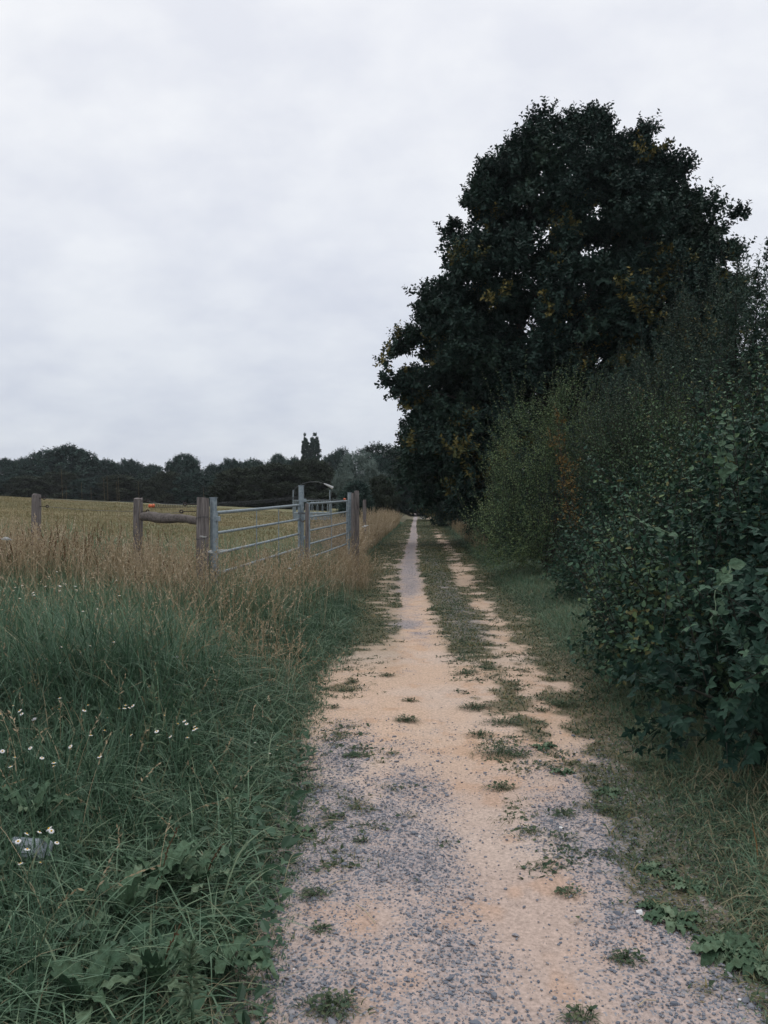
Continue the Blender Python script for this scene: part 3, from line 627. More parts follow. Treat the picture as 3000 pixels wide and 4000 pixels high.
shrub('hawthorn_shrub', (5.0, 12.6), 'green hawthorn between the bramble and the grey willow', 'shrub',
      [(0, 0, 1.4, 1.4, 1.2, 1.5), (-.7, .6, 2.0, .9, .9, 1.1)], M_HAW, 2400, 12, .06, LEAF_MED, (.25, .6), .8, 0, .3, long=130, tj=.2)
shrub('willow_shrub', (6.3, 14.8), 'big grey-green willow bush in front of the oak on the right', 'shrub',
      [(0, 0, 2.6, 2.1, 1.8, 2.3), (-1.3, -.3, 2.4, 1.3, 1.3, 1.7), (.3, -.2, 4.3, 1.3, 1.3, 1.35), (1.6, -.2, 3.7, 1.3, 1.2, 1.4), (-1.7, .6, 1.5, 1.2, 1.2, 1.3)], M_WIL, 5600, 15, .082, LEAF_WIL, (.3, .65), .8, .1, .66, long=110, stem_r=.05, nstem=30)
shrub('willow_shrub', (8.6, 16.5), 'willow bush cut by the right edge of the photo', 'shrub',
      [(0, 0, 1.9, 1.9, 1.9, 1.9), (-.8, -.3, 2.8, 1.2, 1.2, 1.2)], M_WIL, 3000, 15, .085, LEAF_WIL, (.3, .65), .8, .1, .7, long=50, stem_r=.05, nstem=20)
shrub('elder_shrub', (4.0, 21), 'dark shrub under the left side of the oak', 'shrub',
      [(0, 0, 1.4, 1.3, 1.6, 1.5), (1.5, 1, 2, 1.8, 1.8, 2.0), (-.5, -.6, .7, .7, 1, .7)], M_WIL, 2300, 12, .08, LEAF_MED, (.3, .6), .7, 0, .30, long=30)
shrub('elder_shrub', (4.2, 28), 'rounded dark shrub beside the track where it enters the shade', 'shrub',
      [(0, 0, 1.2, 1.5, 2, 1.4), (1.6, 2, 2, 2.2, 2.5, 2.2)], M_WIL, 2300, 12, .10, LEAF_MED, (.3, .7), .7, 0, .35, long=20)
shrub('elder_shrub', (7.6, 22), 'dark shrub behind the willow, filling the hedge under the oak', 'shrub',
      [(0, 0, 2.2, 2.6, 2, 2.4), (2.5, -1, 2.2, 2.4, 2, 2.4)], M_WIL, 2600, 12, .10, LEAF_MED, (.3, .7), .7, 0, .25, long=20)

# slender sapling against the sky on the right edge
def sapling(loc, label, tips, leafmat, tint, nm='sapling', cat='sapling', dens=9, size=.05, tmpl=LEAF_MED):
    z0 = float(H(loc[0], loc[1])); e_ = empty(nm, (*loc, z0), label, cat); s_ = Geo(); g = Geo()
    for tp, r in tips:
        b = np.array([0, 0, -.05]); tp = np.array(tp) - [loc[0], loc[1], z0]
        mid = b + (tp - b) * .5 + [rng.normal(0, .12), rng.normal(0, .12), .2]
        t = np.linspace(0, 1, 14)[:, None]; P = (1 - t) ** 2 * b + 2 * t * (1 - t) * mid + t ** 2 * tp
        tube(s_, P, np.linspace(r, .003, 14), 5, .5, 0, cap=False)
        K = int(dens * np.linalg.norm(tp)); q = U(.25, 1, K)[:, None]; O = (1 - q) ** 2 * b + 2 * q * (1 - q) * mid + q ** 2 * tp
        D = rng.normal(0, .8, (K, 3)) + [0, 0, .9]
        sprigs(g, O, D, U(.12, .42, K) * (1.25 - q[:, 0] * .7), 10, size, tmpl, np.clip(tint + rng.normal(0, .1, K), 0, 1), 0, 0, .9, .12, stem=(.003, 1))
    s_.build('stems', M_BARK, e_, smooth=True); g.build('foliage', [leafmat, M_BARK], e_)
    return e_
sapling((4.55, 9.6), 'slender sapling with upright sprays against the sky at the right edge',
        [(at(2880, 960, 10), .022), (at(2960, 1050, 9.6), .02), (at(3010, 950, 9.8), .02), (at(2840, 1180, 10), .015), (at(2990, 1230, 9.4), .015), (at(2930, 1320, 9.4), .015), (at(3060, 1100, 9.6), .02), (at(2760, 1420, 9.8), .015), (at(2700, 1500, 9.6), .015)], M_WIL, .6, dens=30, size=.07)
sapling((3.2, 12.4), 'thin sapling with withered orange leaves at its tip in the hedge',
        [(at(2175, 1600, 13), .012), (at(2150, 1680, 13), .008), (at(2190, 1640, 13), .008)], foliage('withered_leaves', [(0, (.07, .06, .03)), (1, (.30, .19, .06))], .8), .5, dens=10, size=.06)
# pale climbing shoots on the brambles
def vine(label, P0, P1, nleaf, size, d=None):
    a = np.array(P0); b = np.array(P1); e_ = empty('climbing_vine', a, label, 'vine', 'pale shoots climbing the hedge'); L = np.linalg.norm(b - a)
    g = Geo(); t = np.linspace(0, 1, 9)[:, None]; P = (b - a) * t + np.array([.02, 0, 0]) * np.sin(t * 9)
    tube(g, P, np.linspace(.004, .002, 9), 4, .9, 0, cap=False); g.build('stem', M_DOCK, e_)
    g = Geo(); q = np.linspace(.05, 1, nleaf); O = (b - a) * q[:, None]; D = rng.normal(0, .6, (nleaf, 3)) + [0, -.6, -.5]; D[::2, 0] += .8; D[1::2, 0] -= .8
    Nn = rng.normal(0, .2, (nleaf, 3)) + [0, -.8, .8]; tv = LEAF_OV[0] * [1.35, 1, 1]
    place(g, tv, LEAF_OV[1], O, frames(D, Nn), size * .8 * (1.25 - .7 * q), U(.1, .5, nleaf), 0); g.build('leaves', M_DOCK, e_)
vine('tall pale green vine shoot of heart-shaped leaves rising above the bramble near the right edge', at(2830, 1860, 5.2), at(2835, 1600, 5.3), 15, .10)
vine('pale green vine shoot trailing sideways across the middle bramble', at(2620, 2090, 5.0), at(2450, 2010, 5.1), 7, .07)
vine('pale green vine shoot hanging low over the nearest bramble', at(2850, 2200, 4.2), at(2770, 2420, 3.9), 7, .10)

# ------------------------------------------------------------------ the oak
def make_tree(name, loc, label, cat, prof, leafmat, nclump, nspr, nl, lsize, crad, ytint, trunk, voids=(), group=None, depth=1.0, bark=None, limbs=26, tmpl=LEAF_OAK, up=.8, yfrac=.1, seed=1, boughs=0, bsz=.75, la=(.60, .70)):
    """prof: rows (z, left radius, right radius); crown of leafy clumps"""
    global rng
    keep_rng = rng; rng = np.random.default_rng(seed + 100)
    z0 = float(H(loc[0], loc[1])); e_ = empty(name, (loc[0], loc[1], z0), label, cat, group)
    pf = np.array(prof, float); n = nclump * 8
    z = U(pf[:, 0].min(), pf[:, 0].max(), n); th = U(0, 2 * np.pi, n)
    rl = np.interp(z, pf[:, 0], pf[:, 1]); rr = np.interp(z, pf[:, 0], pf[:, 2]); c = np.cos(th)
    r = np.where(c < 0, rl, rr) * np.abs(c) ** 2 + (rl + rr) / 2 * depth * np.sin(th) ** 2
    lump = la[0] + la[1] * fbm(np.cos(th) * 2.4 + 9, np.sin(th) * 2.4, z * .42, s=1.5, seed=seed, o=3)
    ztop = ss(0, .12, (pf[:, 0].max() - z) / pf[:, 0].max())
    q = (.30 + .70 * U(0, 1, n) ** .6)
    w_ = r / r.max()
    ok = U(0, 1, n) < w_ * (.25 + .75 * q); P = np.stack([np.cos(th) * r * lump * q, np.sin(th) * r * lump * q, z - z0], 1)
    for (vx, vz, rx, rz) in voids:
        ok &= ~((((P[:, 0] - vx) / rx) ** 2 + ((P[:, 2] - vz) / rz) ** 2) < 1)
    P = P[ok][:nclump]; C = P
    if boughs:      # separate boughs pushing out of the crown, each a tight group of clumps
        z = U(pf[:, 0].min() + 1.5, pf[:, 0].max() - .2, boughs * 3); th = U(0, 2 * np.pi, boughs * 3)
        rl = np.interp(z, pf[:, 0], pf[:, 1]); rr = np.interp(z, pf[:, 0], pf[:, 2]); c = np.cos(th)
        r = (np.where(c < 0, rl, rr) * c ** 2 + (rl + rr) / 2 * depth * np.sin(th) ** 2) * U(.82, 1.05, len(z))
        k = U(0, 1, len(z)) < r / r.max(); B = np.stack([np.cos(th) * r, np.sin(th) * r, z - z0], 1)[k][:boughs]
        J = np.repeat(np.arange(len(B)), 11); Q = B[J] + rng.normal(0, 1, (len(J), 3)) * bsz * np.array([.42, .42, .62]) * U(.5, 1.3, len(B))[J][:, None]
        Q -= norm(Q * [1, 1, 0]) * U(0, .9, len(J))[:, None]
        ok = np.ones(len(Q), bool)
        for (vx, vz, rx, rz) in voids: ok &= ~((((Q[:, 0] - vx) / rx) ** 2 + ((Q[:, 2] - vz) / rz) ** 2) < 1)
        C = np.concatenate([P, Q[ok]])
    # leafy shoots round every clump
    K = len(C); cr_ = U(crad[0], crad[1], K); I = np.repeat(np.arange(K), nspr); d = norm(rng.normal(0, 1, (len(I), 3)) + [0, 0, .25])
    O = C[I] + d * cr_[I][:, None] * U(.1, .6, len(I))[:, None] * [1, 1, .75]
    D = norm(d + [0, 0, up] + rng.normal(0, .25, d.shape))
    tb = .18 + .5 * fbm(C[:, 0], C[:, 1], C[:, 2], s=.5, seed=seed + 3) + rng.normal(0, .06, K)
    ye = (U(0, 1, K) < yfrac * 2 * ss(.5, .66, fbm(C[:, 0], C[:, 1], C[:, 2], s=.33, seed=seed + 5)) + yfrac * .3)
    ti = tb[I] + 0.0; sel = ye[I] & (U(0, 1, len(I)) < .55); ti = np.where(sel, U(ytint, 1, len(I)), np.minimum(ti, .74))
    g = Geo(); sprigs(g, O, D, cr_[I] * U(.7, 1.15, len(I)), nl, lsize, tmpl, ti, 0, 0, .9, .05)
    g.build('crown', [leafmat], e_)
    s_ = Geo(); tr, hgt = trunk
    T = np.array([(0, 0, -.3), (.03, 0, hgt * .12), (-.1, .1, hgt * .35), (.12, 0, hgt * .6), (0, 0, hgt * .85)])
    tz = np.linspace(-.3, hgt * .85, 12); TP = np.stack([np.interp(tz, T[:, 2], T[:, 0]), np.interp(tz, T[:, 2], T[:, 1]), tz], 1)
    rad = tr * (1 - .85 * np.linspace(0, 1, 12)); rad[0] *= 1.6; rad[1] *= 1.15
    tube(s_, TP, rad, 12, .5, 0, cap=False)
    tgt = C[rng.choice(K, min(limbs, K), replace=False)]
    for t_ in tgt:
        f = np.clip(t_[2] / hgt * U(.45, .75), .12, .8); b = np.array([np.interp(f * hgt, tz, TP[:, k]) for k in range(3)])
        mid = b + (t_ - b) * .55 + [0, 0, .12 * np.linalg.norm(t_ - b)] + rng.normal(0, .2, 3)
        t = np.linspace(0, 1, 8)[:, None]; Q = (1 - t) ** 2 * b + 2 * t * (1 - t) * mid + t ** 2 * t_
        tube(s_, Q, np.linspace(tr * .34 * (1 - f * .6), tr * .04, 8), 5, .5, 0, cap=False)
    s_.build('trunk', bark or M_BARK, e_, smooth=True); rng = keep_rng
    return e_
OAKP = [(1.2, 5.6, 5.0), (2.4, 6.2, 6.0), (3.7, 6.4, 6.2), (5.2, 6.4, 6.2), (6.8, 6.5, 5.9), (8.2, 6.2, 5.8), (9.3, 5.8, 5.8), (10.2, 5.4, 5.6), (11.4, 5.0, 5.0), (12.2, 4.6, 4.4), (13.2, 3.9, 3.7), (14.3, 3.1, 2.8), (15.1, 2.4, 2.0), (15.8, 1.5, 1.2)]
make_tree('oak_tree', (7.1, 30), 'huge dark oak with yellowing sprays towering over the right of the track', 'tree', OAKP, M_OAK, 950, 20, 14, .19, (.34, .66), .86, (.42, 15),
          voids=[(.3, 11.0, .55, .55), (-.45, 9.6, .38, 1.0), (-.3, 7.8, .38, .7), (-2.9, 6.6, .55, .5), (2.6, 7.6, .8, .5), (1.4, 11.7, .5, .4), (-2.2, 10.8, .5, .4), (1.8, 6.9, .45, .4), (-1.8, 5.3, .45, .35), (3.0, 11.0, .4, .4), (-4.0, 8.6, .4, .4), (-1.0, 12.6, .3, .3), (2.4, 9.4, .35, .3), (-3.4, 10.4, .3, .3), (.9, 9.6, .3, .35), (-1.3, 7.4, .35, .3), (4.2, 9.6, .35, .3), (.6, 6.4, .3, .3), (-3.6, 4.8, .4, .3)], limbs=70, yfrac=.14, seed=1, boughs=105)

# trees closing the track behind the oak
P2 = [(.3, 3.2, 3.2), (2, 4.0, 4.0), (5, 4.2, 4.2), (7.5, 3.6, 3.6), (9.5, 2.2, 2.2), (10.6, .8, .8)]
closing = [
    ((8.2, 44), 'dark tree just behind the oak on the right of the track', 1.05, 1.0),
    ((5.9, 54), 'dark tree on the right where the track enters deep shade', .8, .72),
    ((6.9, 72), 'tree on the right near the far end of the track', 1.0, .95),
    ((5.0, 98), 'dark tree straight ahead closing the end of the track', 1.3, .85),
    ((9.5, 108), 'dark tree behind the others at the right of the track end', 1.3, .95),
    ((14.5, 50), 'dark tree hidden mostly behind the right side of the oak', 1.1, .9),
    ((7.6, 128), 'dark tree farthest away, closing the gap at the very end of the track', 1.5, .8),
    ((-.4, 100), 'dark tree left of the end of the track', 1.1, .82)]
proto = None
for i, (l, lab, sx, sz) in enumerate(closing):
    if proto is None:
        proto = make_tree('hedgerow_tree', l, lab, 'tree', P2, M_OAK, 420, 13, 10, .24, (.5, .95), .86, (.22, 9), group='trees closing the track', limbs=20, yfrac=.06, seed=21)
        o = proto
    else:
        o = copy_tree(proto); o['label'] = lab
    o.location = (l[0], l[1], float(H(*l)) - .2); o.scale = (sx, sx, sz); o.rotation_euler = (0, 0, i * 1.3)

# ------------------------------------------------------------------ far tree line
def far_proto(nm, cat, prof, m_, ncl, tmpl=LEAF_OAK, ls=.42, up=.6, cr_=(.6, 1.1), seed=30, limbs=8, la=(.6, .7)):
    return make_tree(nm, (0, 0), 'x', cat, prof, m_, ncl, 11, 9, ls, cr_, .9, (.3, 8), limbs=limbs, yfrac=0, seed=seed, tmpl=tmpl, up=up, la=la)
Pround = [(.2, 3.6, 3.6), (1.5, 4.8, 4.8), (4, 5.2, 5.2), (6.5, 4.7, 4.7), (8.5, 3.4, 3.4), (9.6, 1.9, 1.9), (10, .7, .7)]
Ptall = [(.2, 2.9, 2.9), (2, 3.8, 3.8), (5, 4.1, 4.1), (7.5, 3.3, 3.3), (9.3, 1.9, 1.9), (10, .5, .5)]
Ppop = [(.5, .9, .9), (2, 1.3, 1.3), (5, 1.45, 1.45), (8, 1.0, 1.0), (9.5, .55, .55), (10, .15, .15)]
K = {'round': far_proto('broadleaf_tree', 'tree', Pround, M_FAR, 330, seed=31), 'round2': far_proto('broadleaf_tree', 'tree', Ptall, M_FAR, 280, seed=33),
     'bush': far_proto('hedge_bush', 'bush', Pround, M_FARB, 330, LEAF_WIL, .6, 1.6, seed=35), 'poplar': far_proto('poplar_tree', 'poplar', Ppop, M_FAR, 330, LEAF_MED, .30, 2.2, (.22, .42), seed=37, la=(.86, .2)),
     'silver': far_proto('silver_willow', 'tree', Pround, M_FARW, 360, LEAF_MED, .26, .9, (.45, .8), seed=39)}
used = set()
far = [  # px centre, py top, distance, px width, kind, label
    (12, 1797, 150, 150, 'round', 'leafy tree cut by the left edge of the photo, in the far tree line'),
    (85, 1798, 146, 130, 'round2', 'smaller tree in a dip just left of the biggest hump of the far tree line'),
    (175, 1768, 150, 190, 'round', 'broad tree forming the left shoulder of the biggest hump'),
    (262, 1750, 146, 220, 'round2', 'tallest leafy tree at the top of the biggest hump, far left'),
    (340, 1776, 150, 150, 'round', 'tree forming the right shoulder of the biggest hump'),
    (425, 1804, 152, 150, 'round2', 'tree right beside the hump, over the wooden fence posts'),
    (505, 1802, 150, 140, 'round', 'rounded tree above the nearer wooden fence post'),
    (590, 1822, 152, 140, 'round2', 'low thin tree left of the dark domed oak on the skyline'),
    (716, 1782, 140, 165, 'round', 'dark domed oak standing alone above the rail on the skyline'),
    (655, 1850, 128, 150, 'bush', 'pale rounded bush in front of the domed oak, to its left'),
    (775, 1850, 128, 200, 'round', 'rounded dark tree in front of the domed oak, to its right'),
    (838, 1822, 152, 120, 'round2', 'small pale tree right of the domed oak'),
    (905, 1800, 150, 140, 'round', 'rounded tree above the near half of the steel gate'),
    (985, 1802, 152, 150, 'round2', 'tree above the middle of the near steel gate'),
    (1082, 1783, 152, 110, 'round', 'small domed tree just left of the poplars'),
    (1145, 1796, 150, 120, 'round2', 'tree directly at the left foot of the poplars'),
    (940, 1838, 105, 230, 'bush', 'brownish feathery thicket behind the near gate'),
    (1080, 1822, 100, 260, 'bush', 'tall feathery thicket behind the hay feeder, left of it'),
    (1215, 1808, 98, 240, 'bush', 'tall feathery thicket behind the hay feeder hoop'),
    (1193, 1698, 175, 40, 'poplar', 'thinner left poplar of the pair on the skyline'),
    (1229, 1697, 172, 62, 'poplar', 'wider right poplar of the pair on the skyline'),
    (1290, 1784, 150, 120, 'round2', 'tree right beside the poplars'),
    (1335, 1762, 150, 110, 'round', 'domed tree between the poplars and the silvery willow'),
    (1402, 1768, 80, 200, 'silver', 'silvery grey willow standing behind the far gate post'),
    (1480, 1790, 95, 130, 'round', 'dark tree just right of the silvery willow'),
    (1545, 1764, 110, 130, 'round2', 'tall dark tree between the silvery willow and the big oak'),
    (1490, 1868, 66, 130, 'bush', 'grey-green bush over the tall dry grass beyond the gates'),
    (1390, 1885, 62, 130, 'round2', 'dark bush at the foot of the silvery willow'),
]
for i, x0 in enumerate((-40, 90, 215, 330, 450, 560, 860, 1000)):
    far.append((x0 + 20, (1858, 1866, 1850, 1872, 1862, 1880, 1880, 1875)[i], 135, 190, 'bush' if i % 3 else 'round',
        ('lowest shrub under the tree cut by the left edge', 'shrub at the foot of the dip left of the hump', 'dark shrub under the tallest tree of the hump', 'shrub under the right shoulder of the hump',
         'shrub behind the tips of tall grass by the wooden posts', 'shrub low in the tree line right above the middle wooden post', 'shrub low in the tree line just past the steel gate hinge', 'shrub low in the tree line behind the gate rails')[i]))
for i, (px, pt, d, wpx, kind, lab) in enumerate(far):
    src = K[kind]
    if kind in used: o = copy_tree(src)
    else: o = src; used.add(kind)
    x, _, zt = at(px, pt, d); z0 = float(H(x, d)) - .3; hz = (zt - z0) / 10.0
    wm = wpx / F_PX * d; base = {'round': 9.6, 'round2': 7.8, 'bush': 9.6, 'poplar': 2.9, 'silver': 9.6}[kind]
    if pt > 1755 or kind != 'poplar': hz *= 1.0
    o.location = (x, d, z0); o.scale = (wm / base, wm / base, hz); o.rotation_euler = (0, 0, (i * 2.1) % 6.28)
    o['label'] = lab; o['group'] = 'far tree line'

# ------------------------------------------------------------------ fence
def wood_post(x, y, top, w_, d_, label, rz=0.1, lean=0.0, group='weathered wooden fence posts'):
    z0 = float(H(x, y)); e_ = empty('fence_post', (x, y, z0), label, 'post', group, rz); hh = top - z0
    g = Geo(); n = 12; k = 9; V = []; zs = np.linspace(-.1, hh, k)
    for i, z in enumerate(zs):
        a = np.arange(n) / n * 6.283 + .26; r = 1 / np.maximum(np.abs(np.cos(a)), np.abs(np.sin(a))) ** .8
        q = 1 + .05 * np.sin(a * 5 + z * 2) + rng.normal(0, .015, n)
        f = .93 if i == k - 1 else 1
        V.append(np.stack([w_ / 2 * r * np.cos(a) * q * f + lean * z, d_ / 2 * r * np.sin(a) * q * f, np.full(n, z) + (rng.normal(0, .006, n) if i == k - 1 else 0)], 1))
    V = np.concatenate(V); Fq = [[i * n + j, i * n + (j + 1) % n, (i + 1) * n + (j + 1) % n, (i + 1) * n + j] for i in range(k - 1) for j in range(n)]
    g.add(V, Fq); g.add(V[-n:], [list(range(n))]); g.build('post_body', M_WOOD, e_)
    return e_, z0
def insulator(par, p, m_, r=.016, L=.06, dx_=1):
    """ring insulator on a screw stalk, p local to the post"""
    g = Geo(); tube(g, [(p[0] - dx_ * L, p[1], p[2]), (p[0], p[1], p[2])], .005, 6)
    a = np.linspace(0, 2 * np.pi, 11); tube(g, np.stack([p[0] + dx_ * r + r * np.cos(a), np.full(11, p[1]), p[2] + r * np.sin(a)], 1), .007, 6, cap=False)
    o = g.build('insulator', m_, par, smooth=True); return o
pA, zA = wood_post(-4.55, 10.3, 1.71, .10, .10, 'leaning grey wooden post at the far left with two ring insulators', 0.05, .01)
insulator(pA, (.10, -.02, at(0, 1946, 10.3)[2] - zA), M_BLACKP); insulator(pA, (.14, -.02, at(0, 1978, 10.3)[2] - zA), M_BLACKP, L=.1)
pB, zB = wood_post(-2.93, 9.4, 1.655, .098, .11, 'wooden post carrying the left end of the log rail', 0.08, -.0)
for yy, m_ in ((1957, M_BLACKP), (1997, M_BLACKP)): insulator(pB, (.10, -.03, at(0, yy, 9.4)[2] - zB), m_)
pC, zC = wood_post(-1.94, 8.45, 1.655, .125, .11, 'split weathered gatepost bound with wire beside the near steel gate', .02)
for yy, xx in ((1970, -.17), (1998, -.21)): insulator(pC, (xx, -.02, at(0, yy, 8.45)[2] - zC), M_BLACKP, L=.1 if yy < 1980 else .14, dx_=-1)
for zz in (.62, .80, 1.0, .45): 
    g = Geo(); a = np.linspace(0, 2 * np.pi, 17); r = .074 / np.maximum(np.abs(np.cos(a)), np.abs(np.sin(a))) ** .55
    tube(g, np.stack([r * np.cos(a), r * .86 * np.sin(a), zz + .02 * np.sin(a + zz * 9)], 1), .0022, 5, cap=False); g.build('binding_wire', M_COIL, pC)
wood_post(*at(1393, 0, 16.0)[:2], at(0, 1918, 16)[2], .10, .10, 'sturdy wooden post just beyond the far steel gatepost', .1)
wood_post(*at(1377, 0, 15.8)[:2], at(0, 1923, 15.8)[2] - .02, .05, .08, 'narrow wooden plank post squeezed against the far steel gatepost', .1)
wood_post(*at(1424, 0, 24)[:2], at(0, 1953, 24)[2], .10, .10, 'small far wooden post standing in the tall dry grass', .1)
wood_post(*at(1199, 0, 12.1)[:2], at(0, 1967, 12.1)[2], .055, .07, 'narrow splintered wooden post between the two steel gates', .1)
# log rail
e_ = empty('log_rail', (-2.45, 8.95, .5), 'rough split log rail lying between the two wooden posts', 'rail')
g = Geo(); a0 = np.array(at(556, 2018, 9.36)) - [-2.45, 8.95, .5]; a1 = np.array(at(782, 2033, 8.50)) - [-2.45, 8.95, .5]
t = np.linspace(0, 1, 16)[:, None]; P = a0 + (a1 - a0) * t; P[:, 2] += .008 * np.sin(t[:, 0] * 11) + rng.normal(0, .003, 16); 
tube(g, P, .052 + .008 * np.sin(t[:, 0] * 5) + rng.normal(0, .002, 16), 10); g.build('log', M_WOODD, e_, smooth=True)

def steel_post(px, d, ytop, w_, label, ring=True):
    x, y, zt = at(px, ytop, d); z0 = float(H(x, y)); e_ = empty('steel_gatepost', (x, y, z0), label, 'post', 'steel gateposts'); g = Geo(); hh = zt - z0
    tube(g, [(0, 0, -.1), (0, 0, hh)], w_ / 2, 14); g.build('post_tube', M_STEEL, e_, smooth=False)
    g = Geo(); tube(g, [(0, 0, hh + .001), (0, 0, hh + .012)], w_ / 2 + .006, 14); g.build('cap', M_STEEL, e_)
    for k, zz in enumerate((hh - .22, hh - .8)):
        g = Geo(); box(g, (w_ / 2 + .012, -.005, zz), (.05, .04, .05), bev=.004); g.build('hinge', M_STEEL, e_)
    return e_
steel_post(834, 8.55, 1947, .075, 'short steel post strapped to the split wooden gatepost')
steel_post(1177, 12.25, 1899, .085, 'tallest steel post where the two gates meet')
steel_post(1366, 15.95, 1926, .085, 'steel post at the far end of the far gate')
def gate(p0, p1, zt0, zt1, nr, gap0, label, mesh=False, stays=(.38, .66)):
    a = np.array([*p0, 0.]); b = np.array([*p1, 0.]); L = np.linalg.norm(b - a); base = min(float(H(*p0)), float(H(*p1)))
    e_ = empty('field_gate', (p0[0], p0[1], base), label, 'gate', 'galvanised field gates'); dv = (b - a) / L
    def pt(t, off): z = zt0 + (zt1 - zt0) * t - off - base; q = (b - a) * t; return (q[0], q[1], z)
    for k in range(nr):
        g = Geo(); tube(g, [pt(.005, gap0 * k), pt(.5, gap0 * k + .004), pt(.995, gap0 * k)], .019 if k == 0 else .016, 10); g.build('rail', M_STEEL, e_, smooth=True)
    for t in (0.0, 1.0):
        g = Geo(); tube(g, [pt(t, -.015), pt(t, gap0 * (nr - 1) + .02)], .020, 10); g.build('end_stile', M_STEEL, e_, smooth=True)
    for t in stays:
        g = Geo(); p, q = np.array(pt(t, .02)), np.array(pt(t, gap0 * (nr - 1) - .02)); nrm = np.array([dv[1], -dv[0], 0]) * .024
        tube(g, [p + nrm, q + nrm], .006, 6); g.build('stay', M_STEEL, e_)
    if mesh:
        g = Geo()
        for t in np.linspace(.02, .98, 46): tube(g, [pt(t, gap0 * 1.02), pt(t, gap0 * (nr - 1))], .0016, 4, cap=False)
        for o_ in np.linspace(gap0 * 1.05, gap0 * (nr - 1), 16): tube(g, [pt(.02, o_), pt(.98, o_)], .0016, 4, cap=False)
        g.build('wire_mesh', M_WIRE, e_)
    return e_
q0 = at(845, 2003, 8.6); q1 = at(1168, 1973, 12.2); gate(q0[:2], q1[:2], q0[2], q1[2], 5, .222, 'near steel field gate of round rails rising out of the long grass')
q0 = at(1207, 1967, 12.5); q1 = at(1356, 1957, 15.85); gate(q0[:2], q1[:2], q0[2], q1[2], 5, .215, 'far steel field gate with wire mesh over its lower rails', True, (.5,))

e_ = empty('gate_chain', at(1180, 2000, 12.2), 'rusty chain and latch bar holding the two steel gates at the tallest post', 'chain')
g = Geo(); 
for k in range(9):
    a = np.linspace(0, 2 * np.pi, 9); c_ = np.array([-.03 + .012 * k, -.06, -.10 - .05 * math.sin(k / 8 * math.pi)]); q = (np.cos(a)[:, None] * np.array([.013, 0, .004]) + np.sin(a)[:, None] * (np.array([0, .007, 0]) if k % 2 else np.array([0, 0, .008])))
    tube(g, c_ + q, .0025, 4, cap=False)
g.build('chain_links', simple('rusty_iron', (.07, .045, .035), (.19, .11, .075), 60, .85), e_)
g = Geo(); box(g, (.0, -.055, -.02), (.12, .012, .03), bev=.003); g.build('latch_bar', M_WIRE, e_)
# spring gates and wires
def coil(label, A, B, r, turns, sag, wr=.0022):
    A = np.array(A); B = np.array(B); e_ = empty('spring_gate', A, label, 'electric fence', 'coiled electric spring gates'); n = turns * 9; t = np.linspace(0, 1, n)
    d = norm(B - A); u = norm(np.cross(d, [0, 0, 1])); v_ = np.cross(u, d); a = t * turns * 2 * np.pi
    P = (B - A) * t[:, None] + r * (np.cos(a)[:, None] * u + np.sin(a)[:, None] * v_); P[:, 2] -= sag * 4 * t * (1 - t)
    g = Geo(); tube(g, P, wr, 4, cap=False); g.build('coil', M_COIL, e_, smooth=True); return e_, B - A
def handle(par, p, d):
    g = Geo(); d = norm(np.array(d)); p = np.array(p); tube(g, [p - d * .045, p - d * .035, p, p + d * .035, p + d * .045], [.010, .022, .019, .024, .012], 12); g.build('handle', M_ORANGE, par, smooth=True)
s1, v1 = coil('dark coiled spring stretched above the near gate from an orange handle', at(592, 1976, 9.4), at(1168, 1944, 12.3), .024, 105, .03)
handle(s1, (0, 0, 0), v1)
s2, v2 = coil('thin spring stretched above the far gate to an orange handle', at(1190, 1945, 12.3), at(1346, 1950, 15.7), .014, 60, .03, .0015)
handle(s2, v2, v2)
WG = [((167, 1946), (574, 1957), 10.3, 9.4), ((179, 1978), (575, 1997), 10.3, 9.4), ((574, 1957), (742, 1970), 9.4, 8.45), ((575, 1997), (727, 1998), 9.4, 8.45)]
for i, (a, b, da, db) in enumerate(WG):
    A = np.array(at(*a, da)); B = np.array(at(*b, db)); t = np.linspace(0, 1, 10)[:, None]; P = A + (B - A) * t; P[:, 2] -= .02 * 4 * (t * (1 - t))[:, 0]
    g = Geo(); tube(g, P, .0022, 4, cap=False); o = g.build('fence_wire', M_WIRE)
    tag(o, ('upper thin wire running to the leftmost post', 'lower thin wire running to the leftmost post', 'upper thin wire above the log rail', 'lower thin wire just above the log rail')[i], 'wire', 'fence wires')

